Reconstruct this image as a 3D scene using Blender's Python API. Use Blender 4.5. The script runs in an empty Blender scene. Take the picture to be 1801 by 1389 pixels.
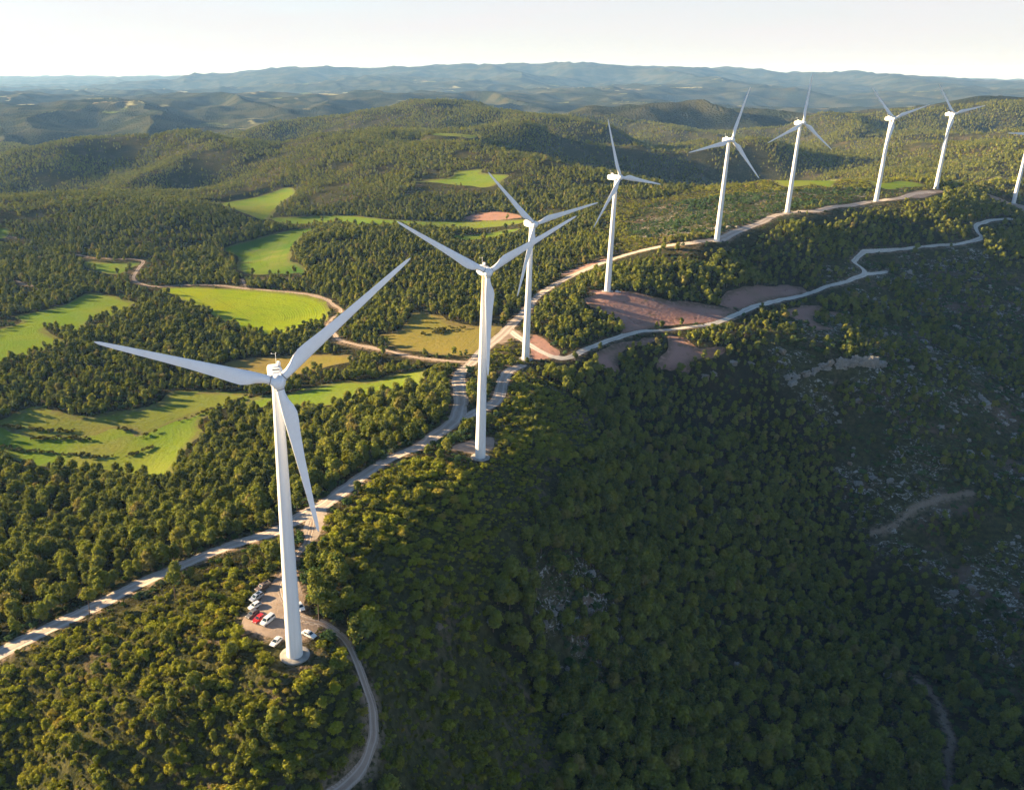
import bpy, bmesh, math, random
import numpy as np
from mathutils import Vector, Matrix

# ------------------------------------------------------------------ terrain data (world metres; z = 0 at the first turbine's foot)
CAM_Z = 143.5
CTRL = [(-0.1892,5.2344,0.0),(0.0711,5.7574,-4.3),(0.1258,6.1412,-10.9),(0.2213,6.379,1.1),(0.3361,6.5599,18.5),(0.4031,6.7351,25.8),(0.4843,6.8607,26.2),(0.5353,6.9867,26.3),(-0.5488,5.474,-14.5),(-0.4812,5.4878,-12.5),(-0.4109,5.5026,-10.0),(-0.3084,5.5325,-6.5),(-0.2036,5.5657,-4.5),(-0.1269,5.6354,-4.0),(-0.0358,5.7656,-4.5),(0.0378,5.8993,-7.5),(0.0414,6.0628,-10.0),(0.0891,6.2307,-11.0),(0.132,6.4001,-8.5),(0.171,6.497,-5.5),(0.222,6.5469,3.5),(0.2719,6.5651,12.5),(0.3775,6.6806,23.5),(-0.2061,5.1319,-2.5),(-0.3561,5.2562,-5.5),(-0.5691,5.3517,-22.5),(-0.3752,5.1146,-16.5),(-0.5816,5.3003,-29.5),(-0.1295,5.0447,-15.5),(-0.0895,5.2021,-6.5),(-0.0795,5.1179,-12.0),(-0.1506,5.2946,-0.3),(-0.3819,5.4035,-7.0),(-0.4911,5.3879,-12.5),(-0.27,5.4045,-2.8),(-0.2412,5.2184,-1.5),(-0.4703,5.2563,-12.5),(-0.0388,5.3394,-8.5),(0.0249,5.4892,-10.5),(0.0014,5.5989,-4.5),(-0.0758,5.5115,-2.5),(0.0775,5.6286,-8.5),(0.1137,5.7161,-9.0),(0.1094,5.9922,-9.5),(0.1801,6.0347,-14.5),(0.2073,5.8786,-24.5),(0.1601,5.7205,-21.5),(0.1948,5.664,-36.5),(0.269,5.7667,-52.5),(0.3403,5.8723,-69.5),(0.4081,5.9714,-85.5),(0.4722,6.0609,-99.5),(0.5207,6.1156,-106.5),(0.043,5.3359,-28.5),(0.1253,5.4476,-47.5),(0.284,5.6037,-72.5),(0.4294,5.7549,-94.5),(0.5578,5.8931,-111.5),(0.6263,5.9625,-117.5),(-0.0241,5.1924,-24.5),(0.0455,5.1833,-40.5),(0.2178,5.3336,-65.5),(0.3779,5.483,-87.5),(0.5202,5.6267,-105.5),(0.6426,5.7581,-118.5),(0.6798,5.7985,-121.5),(0.7465,5.8295,-114.5),(0.6544,6.0875,-111.5),(0.7108,6.0488,-106.5),(0.6898,6.1754,-92.5),(0.6342,6.1924,-89.5),(0.576,6.1982,-82.5),(0.6764,6.253,-78.5),(0.4612,6.1326,-82.5),(0.3654,6.0123,-65.5),(0.2621,5.8835,-46.5),(0.5205,6.1905,-88.5),(0.5638,6.2638,-62.5),(0.6394,6.3398,-67.5),(0.6029,6.3968,-46.5),(0.6508,6.4626,-52.5),(0.3888,6.1437,-56.5),(0.4506,6.2201,-66.5),(0.2899,6.0415,-43.5),(0.2367,6.0977,-29.5),(0.3158,6.2215,-40.5),(0.3815,6.2377,-46.5),(0.4718,6.3048,-51.5),(0.5189,6.3477,-24.5),(0.5213,6.3533,-33.5),(0.4478,6.301,-28.5),(0.4436,6.3027,-35.5),(0.4805,6.3267,-24.5),(0.4828,6.3322,-33.5),(0.5614,6.3522,-39.5),(0.3745,6.2604,-21.5),(0.3767,6.26,-30.5),(0.3602,6.2699,-15.5),(0.2185,6.1661,-14.0),(0.2768,6.2523,-14.5),(0.2877,6.3214,-13.5),(0.24,6.3528,-6.5),(0.2713,6.3815,-1.5),(0.3499,6.3682,-12.5),(0.4064,6.4927,-11.0),(0.4519,6.5738,-11.5),(0.4863,6.6309,-7.0),(0.4787,6.6735,-3.5),(0.5031,6.737,-1.0),(0.5804,6.8093,5.5),(0.576,6.8891,8.5),(0.6043,6.9484,7.5),(0.325,6.2263,-22.5),(0.2467,6.1696,-20.5),(0.4143,6.6437,15.5),(0.4179,6.6167,0.5),(0.3604,6.5814,-2.5),(0.3572,6.5995,13.5),(0.5196,6.8192,9.5),(0.5161,6.846,24.0),(0.5668,6.8676,16.5),(0.4442,6.5848,-11.5),(0.3916,6.5816,-10.0),(0.356,6.619,18.0),(0.4114,6.7029,24.5),(0.4649,6.7776,25.2),(0.5403,6.8916,23.5),(0.573,6.9742,20.5),(0.4675,6.7375,16.5),(0.4714,6.7063,1.0),(0.5531,6.7176,-13.5),(0.6211,6.8408,-10.5),(0.6327,6.6911,-33.5),(0.5619,6.6112,-32.5),(0.641,6.5855,-44.5),(0.5934,6.5356,-41.5),(0.4833,6.5013,-21.5),(0.4499,6.46,-17.5),(0.6009,7.0893,3.5),(0.612,7.0544,2.5),(0.2635,6.7494,4.5),(0.3229,6.8104,15.5),(0.3495,6.9645,21.5),(0.433,7.0265,26.0),(0.4857,7.0638,26.0),(0.5601,7.0942,25.5),(0.1675,6.8112,-7.5),(0.1977,6.9517,4.5),(0.0448,6.9247,-24.5),(-0.0988,6.9932,-28.5),(-0.1648,6.987,-29.5),(0.0685,6.8438,-22.5),(-0.0685,6.3698,-19.5),(-0.0671,6.5648,-14.5),(0.0351,6.6819,-12.5),(0.1033,6.5802,-11.5),(0.0079,6.8161,-16.5),(-0.1278,6.6456,-21.5),(-0.1266,6.7562,-17.5),(-0.0859,6.8772,-19.5),(-0.2242,6.5336,-34.5),(-0.2686,6.5998,-34.5),(-0.1512,6.4557,-32.5),(-0.3956,6.5471,-36.5),(-0.4518,6.4788,-37.5),(0.0224,6.2615,-14.5),(-0.0197,6.3173,-15.5),(-0.1864,6.8307,-34.5),(-0.207,6.7672,-34.5),(-0.35,6.1029,-34.5),(-0.4404,6.1981,-34.5),(-0.356,5.9963,-37.5),(-0.4723,6.0932,-39.5),(-0.2256,6.1608,-30.5),(-0.1065,6.0998,-23.5),(-0.0347,6.0911,-19.5),(-0.0059,6.1079,-15.5),(-0.175,6.257,-30.5),(-0.3061,6.4039,-34.5),(-0.4028,6.359,-36.5),(-0.394,5.8665,-29.5),(-0.4008,5.7256,-23.5),(-0.4892,5.8912,-31.5),(-0.5006,5.7128,-25.5),(-0.2207,5.7821,-16.5),(-0.1087,5.8901,-14.5),(-0.035,5.9666,-12.5),(-0.4827,6.311,-36.5),(-0.2948,5.7272,-17.5),(-0.4132,6.9476,-36.5),(-0.3272,6.8001,-34.5),(-0.4625,6.8149,-38.5),(-0.02,6.2139,-17.5),(-0.1095,6.4799,-28.5),(-0.3172,7.3738,-32.5),(-0.2067,7.2976,-24.5),(-0.0969,7.2294,1.5),(0.0341,7.1224,3.5),(-0.032,7.0415,-11.5),(0.1004,6.9998,-4.5),(-0.0978,7.1013,-12.5),(-0.064,7.2693,13.5),(-0.1958,7.1056,-26.5),(-0.1498,7.2074,-24.5),(0.3767,7.0387,22.5),(0.5966,7.1927,10.7),(-0.4599,7.2406,-13.5),(-0.388,7.2001,-15.5),(-0.3193,7.0774,-12.5),(-0.2722,6.9941,-11.6),(-0.2172,6.9215,-24.7),(-0.5375,7.2829,-9.4),(0.066,7.302,42.6),(0.1307,7.2164,30.9),(0.1951,7.1339,19.2),(0.2218,7.0459,3.7),(0.0077,7.3132,38.4),(-0.4546,7.5455,-22.1),(-0.3931,7.5749,-6.7),(-0.4216,7.5647,-21.6),(-0.3524,7.613,45.2),(-0.3171,7.6267,76.6),(-0.2877,7.6124,73.3),(-0.2637,7.5848,59.5),(-0.2219,7.4922,6.3),(-0.1468,7.4193,10.1),(-0.0955,7.443,18.6),(-0.0311,7.496,22.5),(-0.5324,7.6163,-30.8),(0.0206,7.4386,38.8),(-0.2246,7.9078,-48.1),(-0.1898,7.862,11.4),(-0.1455,7.8347,44.9),(-0.082,7.8072,61.5),(-0.0308,7.7837,72.9),(0.0075,7.7622,72.9),(0.0715,7.7212,60.2),(0.1537,7.6851,78.5),(0.192,7.6195,38.5),(0.2252,7.5752,-29.6),(0.2868,7.5373,-41.3),(0.1623,7.5362,-16.8),(0.2731,7.734,14.0),(0.2093,8.0284,40.0),(0.2513,8.0383,66.1),(0.3107,8.0554,38.2),(0.3523,8.0358,-5.3),(0.3828,7.9945,-56.1),(0.2966,7.512,8.5),(0.3601,7.5337,1.1),(0.3945,7.53,12.0),(0.4201,7.4995,-20.9),(0.123,7.5305,25.8),(0.1676,7.5097,26.0),(0.2548,7.5228,10.7),(0.5915,8.0495,80.9),(0.5465,7.9814,48.1),(0.4993,7.9542,24.7),(0.4491,7.9677,16.4),(0.3965,7.9818,4.7),(0.3698,7.9894,-6.2),(0.6536,8.0941,64.0),(0.597,7.7395,14.6),(0.5048,7.6561,-3.9),(0.4232,7.642,-26.7),(0.4841,7.4219,-4.3),(0.6041,7.4026,26.5),(0.5519,7.7363,4.3),(0.1894,8.9407,98.9),(0.2793,8.9622,51.6),(0.3538,8.9866,-21.1),(0.3927,8.9748,-14.1),(0.4367,8.9522,-80.9),(0.2811,8.7884,-36.7),(0.498,8.9542,-102.5),(0.5913,8.9656,-27.7),(0.3674,8.6996,-61.6),(0.448,8.7164,-68.6),(-0.094,8.6169,55.1),(-0.0687,8.6149,43.5),(0.0329,8.613,33.7),(0.0964,8.6172,38.9),(0.1595,8.6069,-6.2),(-0.1941,8.4953,11.7),(-0.3079,8.482,24.7),(-0.4458,8.5147,-4.8),(-0.0626,8.4573,0.3),(-0.34,8.1606,-18.7),(-0.4507,8.1116,-57.3),(-0.3988,7.945,-64.3),(-0.454,7.8475,-57.2),(-0.19,8.1198,-43.4),(-0.28,8.3085,-4.8),(-0.3525,8.9861,-20.2),(-0.3908,9.1834,-70.5),(-0.3341,9.6037,-19.7),(-0.4421,9.7814,19.2),(-0.248,8.9537,-71.7),(-0.1566,8.9995,-77.6),(-0.0306,9.0483,-56.2),(0.0962,9.0286,-11.4),(-0.2586,9.4673,62.6),(-0.2343,9.4612,135.0),(-0.204,9.4544,223.5),(-0.093,9.4378,202.8),(0.0011,9.4335,201.7),(0.0952,9.438,257.0),(0.1692,9.4479,266.5),(0.218,9.4574,193.1),(0.277,9.4723,205.2),(0.3347,9.4906,240.4),(0.3901,9.5116,182.8),(0.4431,9.535,120.5),(0.5182,9.6135,28.5),(0.5884,9.6568,-29.7),(0.6514,9.7019,-72.0),(-0.0934,9.2345,132.9),(0.0957,9.2347,52.4),(0.2783,9.2694,78.9),(-0.156,9.2714,-2.8),(0.4446,9.3614,82.2),(-0.3051,9.7584,67.6),(-0.3672,7.3822,-52.5),(-0.2806,7.3531,-48.5),(-0.4484,7.3834,-54.5),(0.3692,7.2627,-61.5),(0.4502,7.2596,-56.5),(0.5492,7.2899,-26.5),(0.2827,7.3198,-78.5),(0.2224,7.2904,-68.5),(0.173,7.3928,-46.5),(0.3062,7.486,-21.5),(0.3062,7.4531,-64.5),(0.3579,7.5039,-16.5),(0.3579,7.471,-62.5),(0.3914,7.4962,-28.5),(0.3914,7.4626,-64.5),(0.2528,7.4648,-31.5),(0.2528,7.4286,-68.5),(0.3692,7.383,-78.5),(0.3062,7.3872,-80.5),(0.2346,7.79,-46.5),(0.2827,7.9956,-8.5),(0.2346,7.9899,-1.5),(0.3968,7.7996,-46.5),(0.3409,7.7999,-41.5),(0.3968,7.3941,-71.5),(-0.1582,7.6858,-46.5),(-0.2806,7.7805,-61.5),(-0.031,7.6406,8.5),(0.0973,7.5803,-6.5),(0.0333,7.973,-26.5),(0.2528,7.8563,-21.5),(0.1605,8.307,-46.5),(0.3409,8.4021,-81.5),(0.501,8.3999,-71.5),(0.595,8.4573,-61.5),(-0.031,8.1892,-46.5),(-0.095,9.6531,103.5),(0.1605,9.6615,103.5),(0.4502,9.7536,83.5),(-0.4484,9.9822,118.5),(-0.2202,9.9026,121.5),(0.0973,9.8829,123.5),(0.3968,9.9591,121.5),(0.5946,10.0665,115.5),(-0.1582,4.6177,-24.5),(-0.3949,4.7806,-36.5),(0.0973,4.6099,-56.5),(0.3409,4.8468,-94.5),(0.5946,5.2635,-118.5),(-0.1582,3.7015,-34.5),(0.1605,3.7018,-61.5),(-0.3949,3.769,-51.5),(-0.7497,5.6105,-31.5),(-0.7497,6.3036,-41.5),(-0.7497,6.8632,-44.5),(-0.7497,7.2199,-38.5),(-0.7497,7.8077,-21.5),(-0.7497,8.3185,-61.5),(-0.7497,9.0117,-56.5),(-0.7497,9.928,-36.5),(-0.593,5.891,-32.5),(-0.593,6.5841,-42.5),(-0.593,7.8834,-61.5),(-0.6359,7.3876,-26.5),(0.8447,5.931,-118.5),(0.8155,6.369,-91.5),(0.8155,6.7745,-56.5),(0.7843,7.0907,-21.5),(0.7843,7.3485,8.5),(0.7843,7.7838,23.5),(0.7843,8.2464,43.5),(0.7843,9.0449,-76.5),(0.7843,9.8181,-26.5),(-1.3443,7.1972,-46.5),(-1.3443,8.4012,-46.5),(-1.3443,10.0106,-56.5),(1.3845,7.39,-106.5),(1.3845,8.5939,-36.5),(1.3845,10.2034,-56.5)]
SPURS = []
GULLIES = []
ROADS = {
  'ridge_road': (3.6,[(-133.2,199.8),(-124.6,203.7),(-111.8,214.2),(-102.2,221.5),(-89.4,232.3),(-76.8,241.0),(-65.3,249.4),(-52.8,255.9),(-42.7,268.8),(-35.5,277.9),(-28.2,292.3),(-20.2,306.8),(-11.4,318.9),(-3.2,327.7),(5.5,344.9),(13.8,364.5),(17.0,386.3),(17.5,405.7),(17.8,429.8),(21.3,446.1),(26.7,459.2),(34.9,484.9),(45.2,506.0),(56.7,534.1),(69.6,565.8),(79.1,595.7),(92.7,620.8),(112.6,652.1),(133.3,669.0),(153.5,679.9),(172.7,684.6),(190.0,681.6),(209.3,670.3),(227.8,679.2),(264.8,713.8),(293.0,739.0),(315.5,765.7),(338.7,779.0),(360.8,782.2),(414.0,827.8),(446.2,848.9),(471.6,854.6),(505.6,891.1),(542.1,918.8)],'gravel'),
  'loop_road': (3.0,[(13.7,362.8),(22.2,372.7),(31.9,386.4),(37.1,398.1),(40.6,419.0),(45.5,440.0),(54.4,452.2)],'gravel'),
  'side_road': (2.0,[(53.1,522.2),(64.0,484.5),(75.3,467.6),(84.9,469.1),(97.3,482.8),(112.3,499.4),(126.6,511.6),(144.5,525.5),(168.8,532.7),(185.2,537.8),(206.9,554.2),(225.7,570.9),(252.2,594.7),(286.5,629.1),(313.9,646.6),(330.1,653.5),(355.5,672.5),(358.2,689.1),(355.8,694.6),(374.5,721.0),(385.2,729.1),(409.5,737.6),(425.1,742.5),(437.5,747.0),(457.8,750.2),(474.4,750.3),(493.3,757.3),(506.7,767.8),(507.9,779.4),(525.3,808.8),(557.5,839.5),(591.7,857.1)],'pale'),
  'spur_track': (1.8,[(344.6,664.0),(358.7,674.2),(387.8,698.3)],'pale'),
  'access_track': (1.25,[(-40.1,261.9),(-39.2,250.5),(-40.7,240.2),(-43.3,227.3),(-42.4,213.8),(-37.9,203.1),(-32.5,199.2),(-27.5,197.1),(-22.5,193.5),(-19.0,187.6),(-15.5,180.2),(-13.7,174.8),(-13.3,166.7),(-15.1,160.8),(-18.8,155.7),(-25.0,150.3)],'pink'),
  'valley_road': (1.5,[(28.4,458.8),(13.9,468.1),(4.0,476.9),(-8.7,489.0),(-20.8,503.2),(-42.7,525.1),(-56.5,541.0),(-62.7,556.3),(-70.8,583.5),(-70.1,611.7),(-65.0,630.5),(-72.9,651.6),(-84.1,670.3),(-102.1,687.1),(-129.0,704.9),(-156.6,720.9),(-186.2,740.6),(-214.1,749.6),(-242.6,747.6),(-259.8,758.2),(-276.3,781.5),(-284.0,822.7),(-290.3,855.7),(-322.9,865.6),(-350.3,875.6),(-374.9,897.2)],'pink'),
  'farm_track': (1.5,[(-494.1,980.4),(-474.3,972.4),(-461.5,969.8)],'pink'),
  'wood_track': (1.5,[(-388.5,784.3),(-374.2,768.1),(-354.8,760.0)],'pink'),
  'slope_track': (1.1,[(248.5,409.1),(257.1,408.6),(268.0,412.3),(274.8,414.6),(285.0,417.0),(303.6,419.0)],'pale'),
  'gully_track': (0.9,[(227.1,318.5),(228.4,306.9),(223.8,289.0),(218.7,276.6),(213.1,268.6),(206.9,256.0)],'pink'),
  'field_path': (1.2,[(-168.3,758.9),(-157.1,721.0)],'pink'),
}
FIELDS = {
  'oval_field': ('crop',[(-236.1,736.2),(-211.8,740.6),(-165.2,723.4),(-119.4,696.8),(-87.5,671.6),(-75.1,642.0),(-76.4,603.0),(-95.2,586.4),(-116.0,586.6),(-150.8,618.6),(-176.1,656.6),(-214.5,707.7)]),
  'west_field': ('crop2',[(-333.1,655.5),(-307.7,683.3),(-296.5,730.1),(-250.0,696.0),(-244.1,682.5),(-245.7,659.2),(-253.5,647.5),(-262.3,638.1),(-258.7,608.8),(-288.2,622.1),(-287.6,610.1),(-258.2,579.6),(-267.0,567.3),(-276.3,549.4),(-297.7,537.0),(-331.8,606.2),(-316.2,638.5)]),
  'terrace_field': ('crop2',[(-244.9,430.1),(-237.5,434.6),(-226.1,452.7),(-193.9,437.4),(-176.2,441.9),(-153.0,450.7),(-152.5,471.9),(-123.3,468.3),(-101.4,460.8),(-101.5,439.5),(-112.7,436.3),(-122.7,425.1),(-118.4,407.9),(-120.7,393.5),(-121.0,370.2),(-119.0,348.1),(-151.2,368.3),(-172.0,373.9),(-188.6,379.9),(-198.3,380.5),(-220.0,396.7),(-230.2,399.5)]),
  'shade_field': ('dry',[(-131.0,501.6),(-130.0,524.4),(-101.2,531.7),(-58.1,517.8),(-45.6,499.9),(-66.0,491.4),(-92.9,482.8),(-109.3,478.2)]),
  'bank_field': ('crop2',[(-100.2,433.1),(-97.1,450.0),(-74.5,452.8),(-49.2,462.8),(-32.3,457.6),(-15.9,462.0),(-0.4,459.0),(0.6,439.0),(-6.6,429.7),(-20.3,432.1),(-35.5,426.1),(-57.7,422.1),(-80.7,430.3)]),
  'olive_field': ('dry',[(-30.8,539.0),(-17.3,544.5),(-10.3,584.4),(7.5,573.1),(19.8,545.5),(37.0,533.8),(50.4,533.4),(40.4,503.8),(30.4,477.8),(21.8,473.3),(6.5,486.2),(-7.5,499.6),(-25.0,517.9)]),
  'hollow_field': ('lush',[(-220.1,914.5),(-191.9,953.6),(-151.9,1003.8),(-127.9,1012.2),(-140.2,939.3),(-132.7,819.3),(-115.9,778.5),(-110.5,750.2),(-172.2,783.2),(-197.7,877.6)]),
  'stepped_field': ('crop2',[(-284.9,1196.5),(-266.6,1274.6),(-223.0,1360.3),(-198.7,1316.4),(-201.2,1221.0),(-200.5,1134.1),(-199.9,1061.8),(-219.3,1074.9),(-253.2,1113.8)]),
  'strip_field': ('crop2',[(-193.0,1088.6),(-109.1,1102.0),(-35.7,1041.8),(47.4,1028.6),(114.0,991.2),(107.7,975.0),(56.1,984.9),(-5.5,997.8),(-76.8,993.1),(-105.4,1061.2),(-175.0,1051.8)]),
  'corner_field': ('crop2',[(25.6,909.8),(75.9,949.4),(105.0,949.0),(94.5,924.7),(45.9,862.3)]),
  'hill_field': ('crop2',[(-20.6,1238.4),(34.3,1247.0),(43.2,1271.2),(81.6,1259.3),(80.5,1241.3),(115.2,1211.1),(109.3,1197.0),(83.6,1162.8),(54.0,1189.6),(15.2,1223.6)]),
  'upper_field': ('crop2',[(9.5,1667.5),(68.8,2055.2),(170.5,2051.6),(89.3,1627.6),(67.7,1615.9)]),
  'lane_field': ('crop2',[(-352.8,858.4),(-322.9,848.6),(-290.2,846.1),(-290.0,827.4),(-297.8,800.5),(-331.1,823.6)]),
  'gate_field': ('crop2',[(-517.2,1002.0),(-494.6,1004.1),(-482.2,971.2),(-497.9,960.1)]),
  'crest_field': ('crop2',[(639.8,1663.0),(688.8,1638.3),(736.0,1555.3),(466.4,980.4),(432.6,961.8),(413.5,1025.8)]),
  'far_field': ('crop2',[(733.5,1536.7),(523.5,1016.9),(552.3,1004.5),(562.0,969.4),(529.7,941.7),(498.7,963.6)]),
  'east_field': ('crop2',[(612.8,1005.3),(831.3,1278.2),(847.2,1245.9),(841.3,1224.1),(825.3,1261.1),(611.5,991.3)]),
  'red_field': ('soil',[(109.8,573.3),(128.2,574.8),(144.7,577.6),(156.4,573.0),(168.1,568.3),(199.1,568.9),(214.0,564.4),(200.8,550.8),(188.3,539.4),(169.2,537.1),(150.9,533.1),(124.1,511.9),(128.1,537.5),(118.6,551.7)]),
  'upper_red_field': ('soil',[(205.5,571.8),(216.8,591.5),(239.4,613.4),(281.5,658.3),(293.3,641.4),(262.2,609.5),(237.6,585.0),(220.7,568.9)]),
  'lower_red_field': ('soil',[(95.2,469.0),(112.0,490.9),(130.9,504.7),(145.3,513.9),(142.6,505.6),(129.1,496.0),(119.9,486.0),(113.5,474.8),(113.0,463.9),(104.1,457.9),(99.2,464.8)]),
  'edge_red_field': ('soil',[(155.6,518.4),(161.2,515.2),(167.0,501.1),(170.8,496.9),(183.8,498.0),(187.8,496.8),(182.5,492.8),(175.4,489.4),(163.1,489.9),(160.2,483.8),(155.7,483.4),(148.1,485.4),(139.7,484.3),(144.6,493.1),(150.6,501.3)]),
  'rim_red_field': ('soil',[(253.8,577.2),(278.0,602.4),(291.7,607.2),(273.9,573.0),(270.5,555.8),(283.1,557.0),(261.1,543.4),(259.2,553.7)]),
  'small_red_field': ('soil',[(292.9,597.2),(308.4,596.5),(314.8,591.9),(299.4,583.3)]),
  'upper_terrace': ('dry2',[(-243.8,427.9),(-236.4,432.3),(-224.9,450.1),(-193.4,435.9),(-175.7,440.3),(-152.5,448.9),(-151.6,468.9),(-122.6,465.2),(-101.0,458.7),(-104.0,451.8),(-111.9,442.9),(-122.7,436.7),(-131.0,429.6),(-138.4,422.0),(-149.3,409.7),(-158.6,417.0),(-168.4,418.8),(-176.0,409.6),(-193.3,411.1),(-210.2,411.7),(-230.8,424.9)]),
}
SCRUB = {
  'knoll': [(-133.2,199.8),(-94.3,214.5),(-59.3,230.4),(-47.3,224.4),(-52.5,198.3),(-22.7,187.2),(-15.7,172.5),(-14.8,155.8),(-58.4,144.1),(-112.5,153.9)],
  'spur': [(-36.8,254.5),(-23.3,285.5),(-6.5,309.1),(23.7,313.4),(37.8,396.7),(54.6,445.0),(76.6,421.9),(86.7,391.2),(65.6,333.2),(31.4,263.7),(21.6,239.3),(37.4,235.2),(36.7,197.3),(-12.2,157.1),(-13.0,175.7),(-20.7,200.4),(-31.7,226.7)],
  'back_slope': [(211.5,1022.1),(308.8,1033.5),(635.2,1657.5),(546.8,927.2),(340.5,783.5),(240.5,697.3),(188.8,694.6),(159.8,710.4)],
  'saddle': [(43.0,500.6),(59.1,520.5),(66.9,494.8),(55.7,455.5),(41.7,443.0),(27.3,412.8)],
}
ROCKY = {
  'rocky': [(237.9,536.6),(341.9,603.2),(370.8,547.0),(388.4,510.1),(318.5,368.9),(276.9,321.6),(275.6,364.4),(263.1,399.7),(255.9,435.2),(258.8,469.9),(282.3,482.1),(232.3,500.3)],
  'back': [(244.8,913.9),(337.2,921.9),(448.8,902.7),(503.8,893.4),(345.4,795.8),(243.2,721.7),(202.6,749.0)],
  'east': [(334.5,667.7),(473.0,731.3),(470.4,639.9),(433.6,581.2),(365.2,614.1)],
  'clearing': [(268.4,331.7),(277.8,339.7),(286.0,342.7),(293.2,348.0),(307.1,349.7),(280.7,300.7),(268.0,307.5),(267.4,318.6)],
  'gorge': [(55.0,267.0),(62.0,276.2),(65.5,275.2),(60.3,263.9),(53.7,257.1)],
}
HEDGES = {
  'a': [(-231.1,425.6),(-219.7,423.1),(-206.1,420.1),(-189.6,417.6)],
  'b': [(-210.0,411.1),(-193.1,410.5),(-175.8,409.0),(-168.2,418.1),(-158.4,416.3)],
  'c': [(-222.9,402.9),(-209.0,398.3),(-193.1,395.4),(-180.3,393.0),(-168.7,389.5),(-152.4,388.4),(-146.2,391.8),(-139.9,397.3)],
  'd': [(-148.9,408.5),(-138.0,420.5),(-130.6,428.0),(-122.3,435.0),(-111.5,441.1),(-104.0,451.8),(-100.7,460.6)],
  'e': [(-43.1,491.5),(-29.9,475.5),(-16.2,471.8),(-1.1,470.6)],
  'f': [(10.0,532.4)],
}
BARE = {
  'car_park': ('pink',[(-45.5,224.1),(-44.5,229.2),(-42.9,232.7),(-36.9,213.4),(-35.1,203.1),(-29.7,195.7),(-33.0,190.9),(-35.9,189.4),(-39.4,190.9),(-42.5,191.7),(-46.3,193.7),(-50.6,196.1),(-52.1,199.8),(-51.2,203.2),(-47.9,205.6),(-48.4,211.1),(-46.8,219.6)]),
  'turbine_pad': ('pink',[(10.8,325.5),(21.1,336.9),(30.1,344.7),(29.5,333.3),(25.6,322.9),(17.1,321.7)]),
  'soil_bank': ('soil',[(67.5,508.6),(76.8,483.3),(79.3,472.6),(71.7,465.8),(62.0,467.3)]),
  'road_bank': ('soil',[(108.0,665.7),(121.2,677.6),(136.1,684.3),(152.9,688.1),(144.7,681.2),(131.8,673.1),(116.2,660.5)]),
  'soil_edge': ('soil',[(47.7,1035.8),(64.5,1052.0),(91.8,1044.2),(113.9,1009.2),(102.1,1005.2)]),
  'far_bank': ('pink',[(644.1,991.4),(653.2,988.8),(670.1,993.1),(689.5,984.1),(689.8,955.2),(646.1,920.0),(642.6,940.5),(635.4,955.3)]),
  'crossroads': ('pink',[(47.4,511.5),(57.3,521.0),(62.4,501.4),(55.4,501.9),(46.0,494.9)]),
  'junction': ('gravel',[(-38.9,271.2),(-41.4,267.0),(-42.6,257.8),(-39.6,246.3),(-36.0,248.0),(-35.3,258.7),(-36.0,268.1)]),
  'turbine_yard': ('soil',[(114.2,587.5),(125.1,581.4),(140.3,577.6),(141.3,572.8),(123.4,572.1)]),
  'crest_yard': ('pink',[(483.3,866.1),(514.2,907.2),(549.3,931.7),(559.2,927.0),(533.9,904.0),(503.4,870.6)]),
}
SPOTS = {
  'umbrella': [(-102.8,217.0)],
  'lone': [(-76.1,217.8)],
  'bare': [(-30.0,199.6)],
  'pickup': [(-47.2,218.5),(-50.6,215.1)],
  'minivan': [(-48.3,213.2),(-51.4,209.5)],
  'white_hatch': [(-47.9,208.4),(-51.1,205.2)],
  'grey_hatch': [(-48.1,204.2),(-50.6,201.1)],
  'red_hatch': [(-45.6,201.9),(-48.4,198.1)],
  'van': [(-42.8,201.0),(-45.8,196.5)],
  'low_hatch': [(-39.5,191.0),(-41.3,187.6)],
  'sedan': [(-33.5,193.5),(-30.2,191.3)],
  'hidden': [(-36.9,206.6),(-34.9,202.7)],
  'far_car': [(133.5,577.8),(136.1,576.8)],
  'cliff': [(223.4,488.6),(229.6,491.0),(236.3,495.1),(243.8,498.9),(250.7,500.5),(256.5,501.1),(262.1,501.1),(268.3,500.8),(275.1,501.6),(281.8,502.9),(287.9,503.8)],
  'crag': [(189.0,489.9),(169.4,480.5),(175.1,482.9),(200.7,492.9),(225.0,506.5),(353.7,494.2),(354.3,502.1),(265.6,481.4),(399.1,653.1),(355.1,574.3),(405.1,613.0),(389.1,701.1),(410.3,704.0),(448.0,641.4),(473.1,652.8),(445.0,686.9),(467.7,684.7)],
  'bluff': [(61.2,270.0),(59.3,266.8),(63.2,274.3),(47.5,261.4),(50.2,265.1),(43.5,255.1),(50.7,246.1),(50.6,234.3),(48.0,230.1),(52.2,237.9),(81.8,305.4),(85.9,312.8),(190.8,379.3),(185.4,377.9),(208.9,384.3),(253.1,453.5),(249.9,448.9),(212.8,316.9),(226.9,278.8),(132.9,295.5),(55.8,283.0),(21.6,240.1),(3.9,221.2),(66.5,290.2)],
}

# ------------------------------------------------------------------ height function
def _hash(ix, iy, seed):
    h = (ix.astype(np.int64) * 374761393 + iy.astype(np.int64) * 668265263 + seed * 974711) & 0xffffffff
    h = ((h ^ (h >> 13)) * 1274126177) & 0xffffffff
    h = ((h ^ (h >> 16)) * 2246822519) & 0xffffffff
    return ((h ^ (h >> 15)) & 0xffffff) / float(0x7fffff) - 1.0

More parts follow.
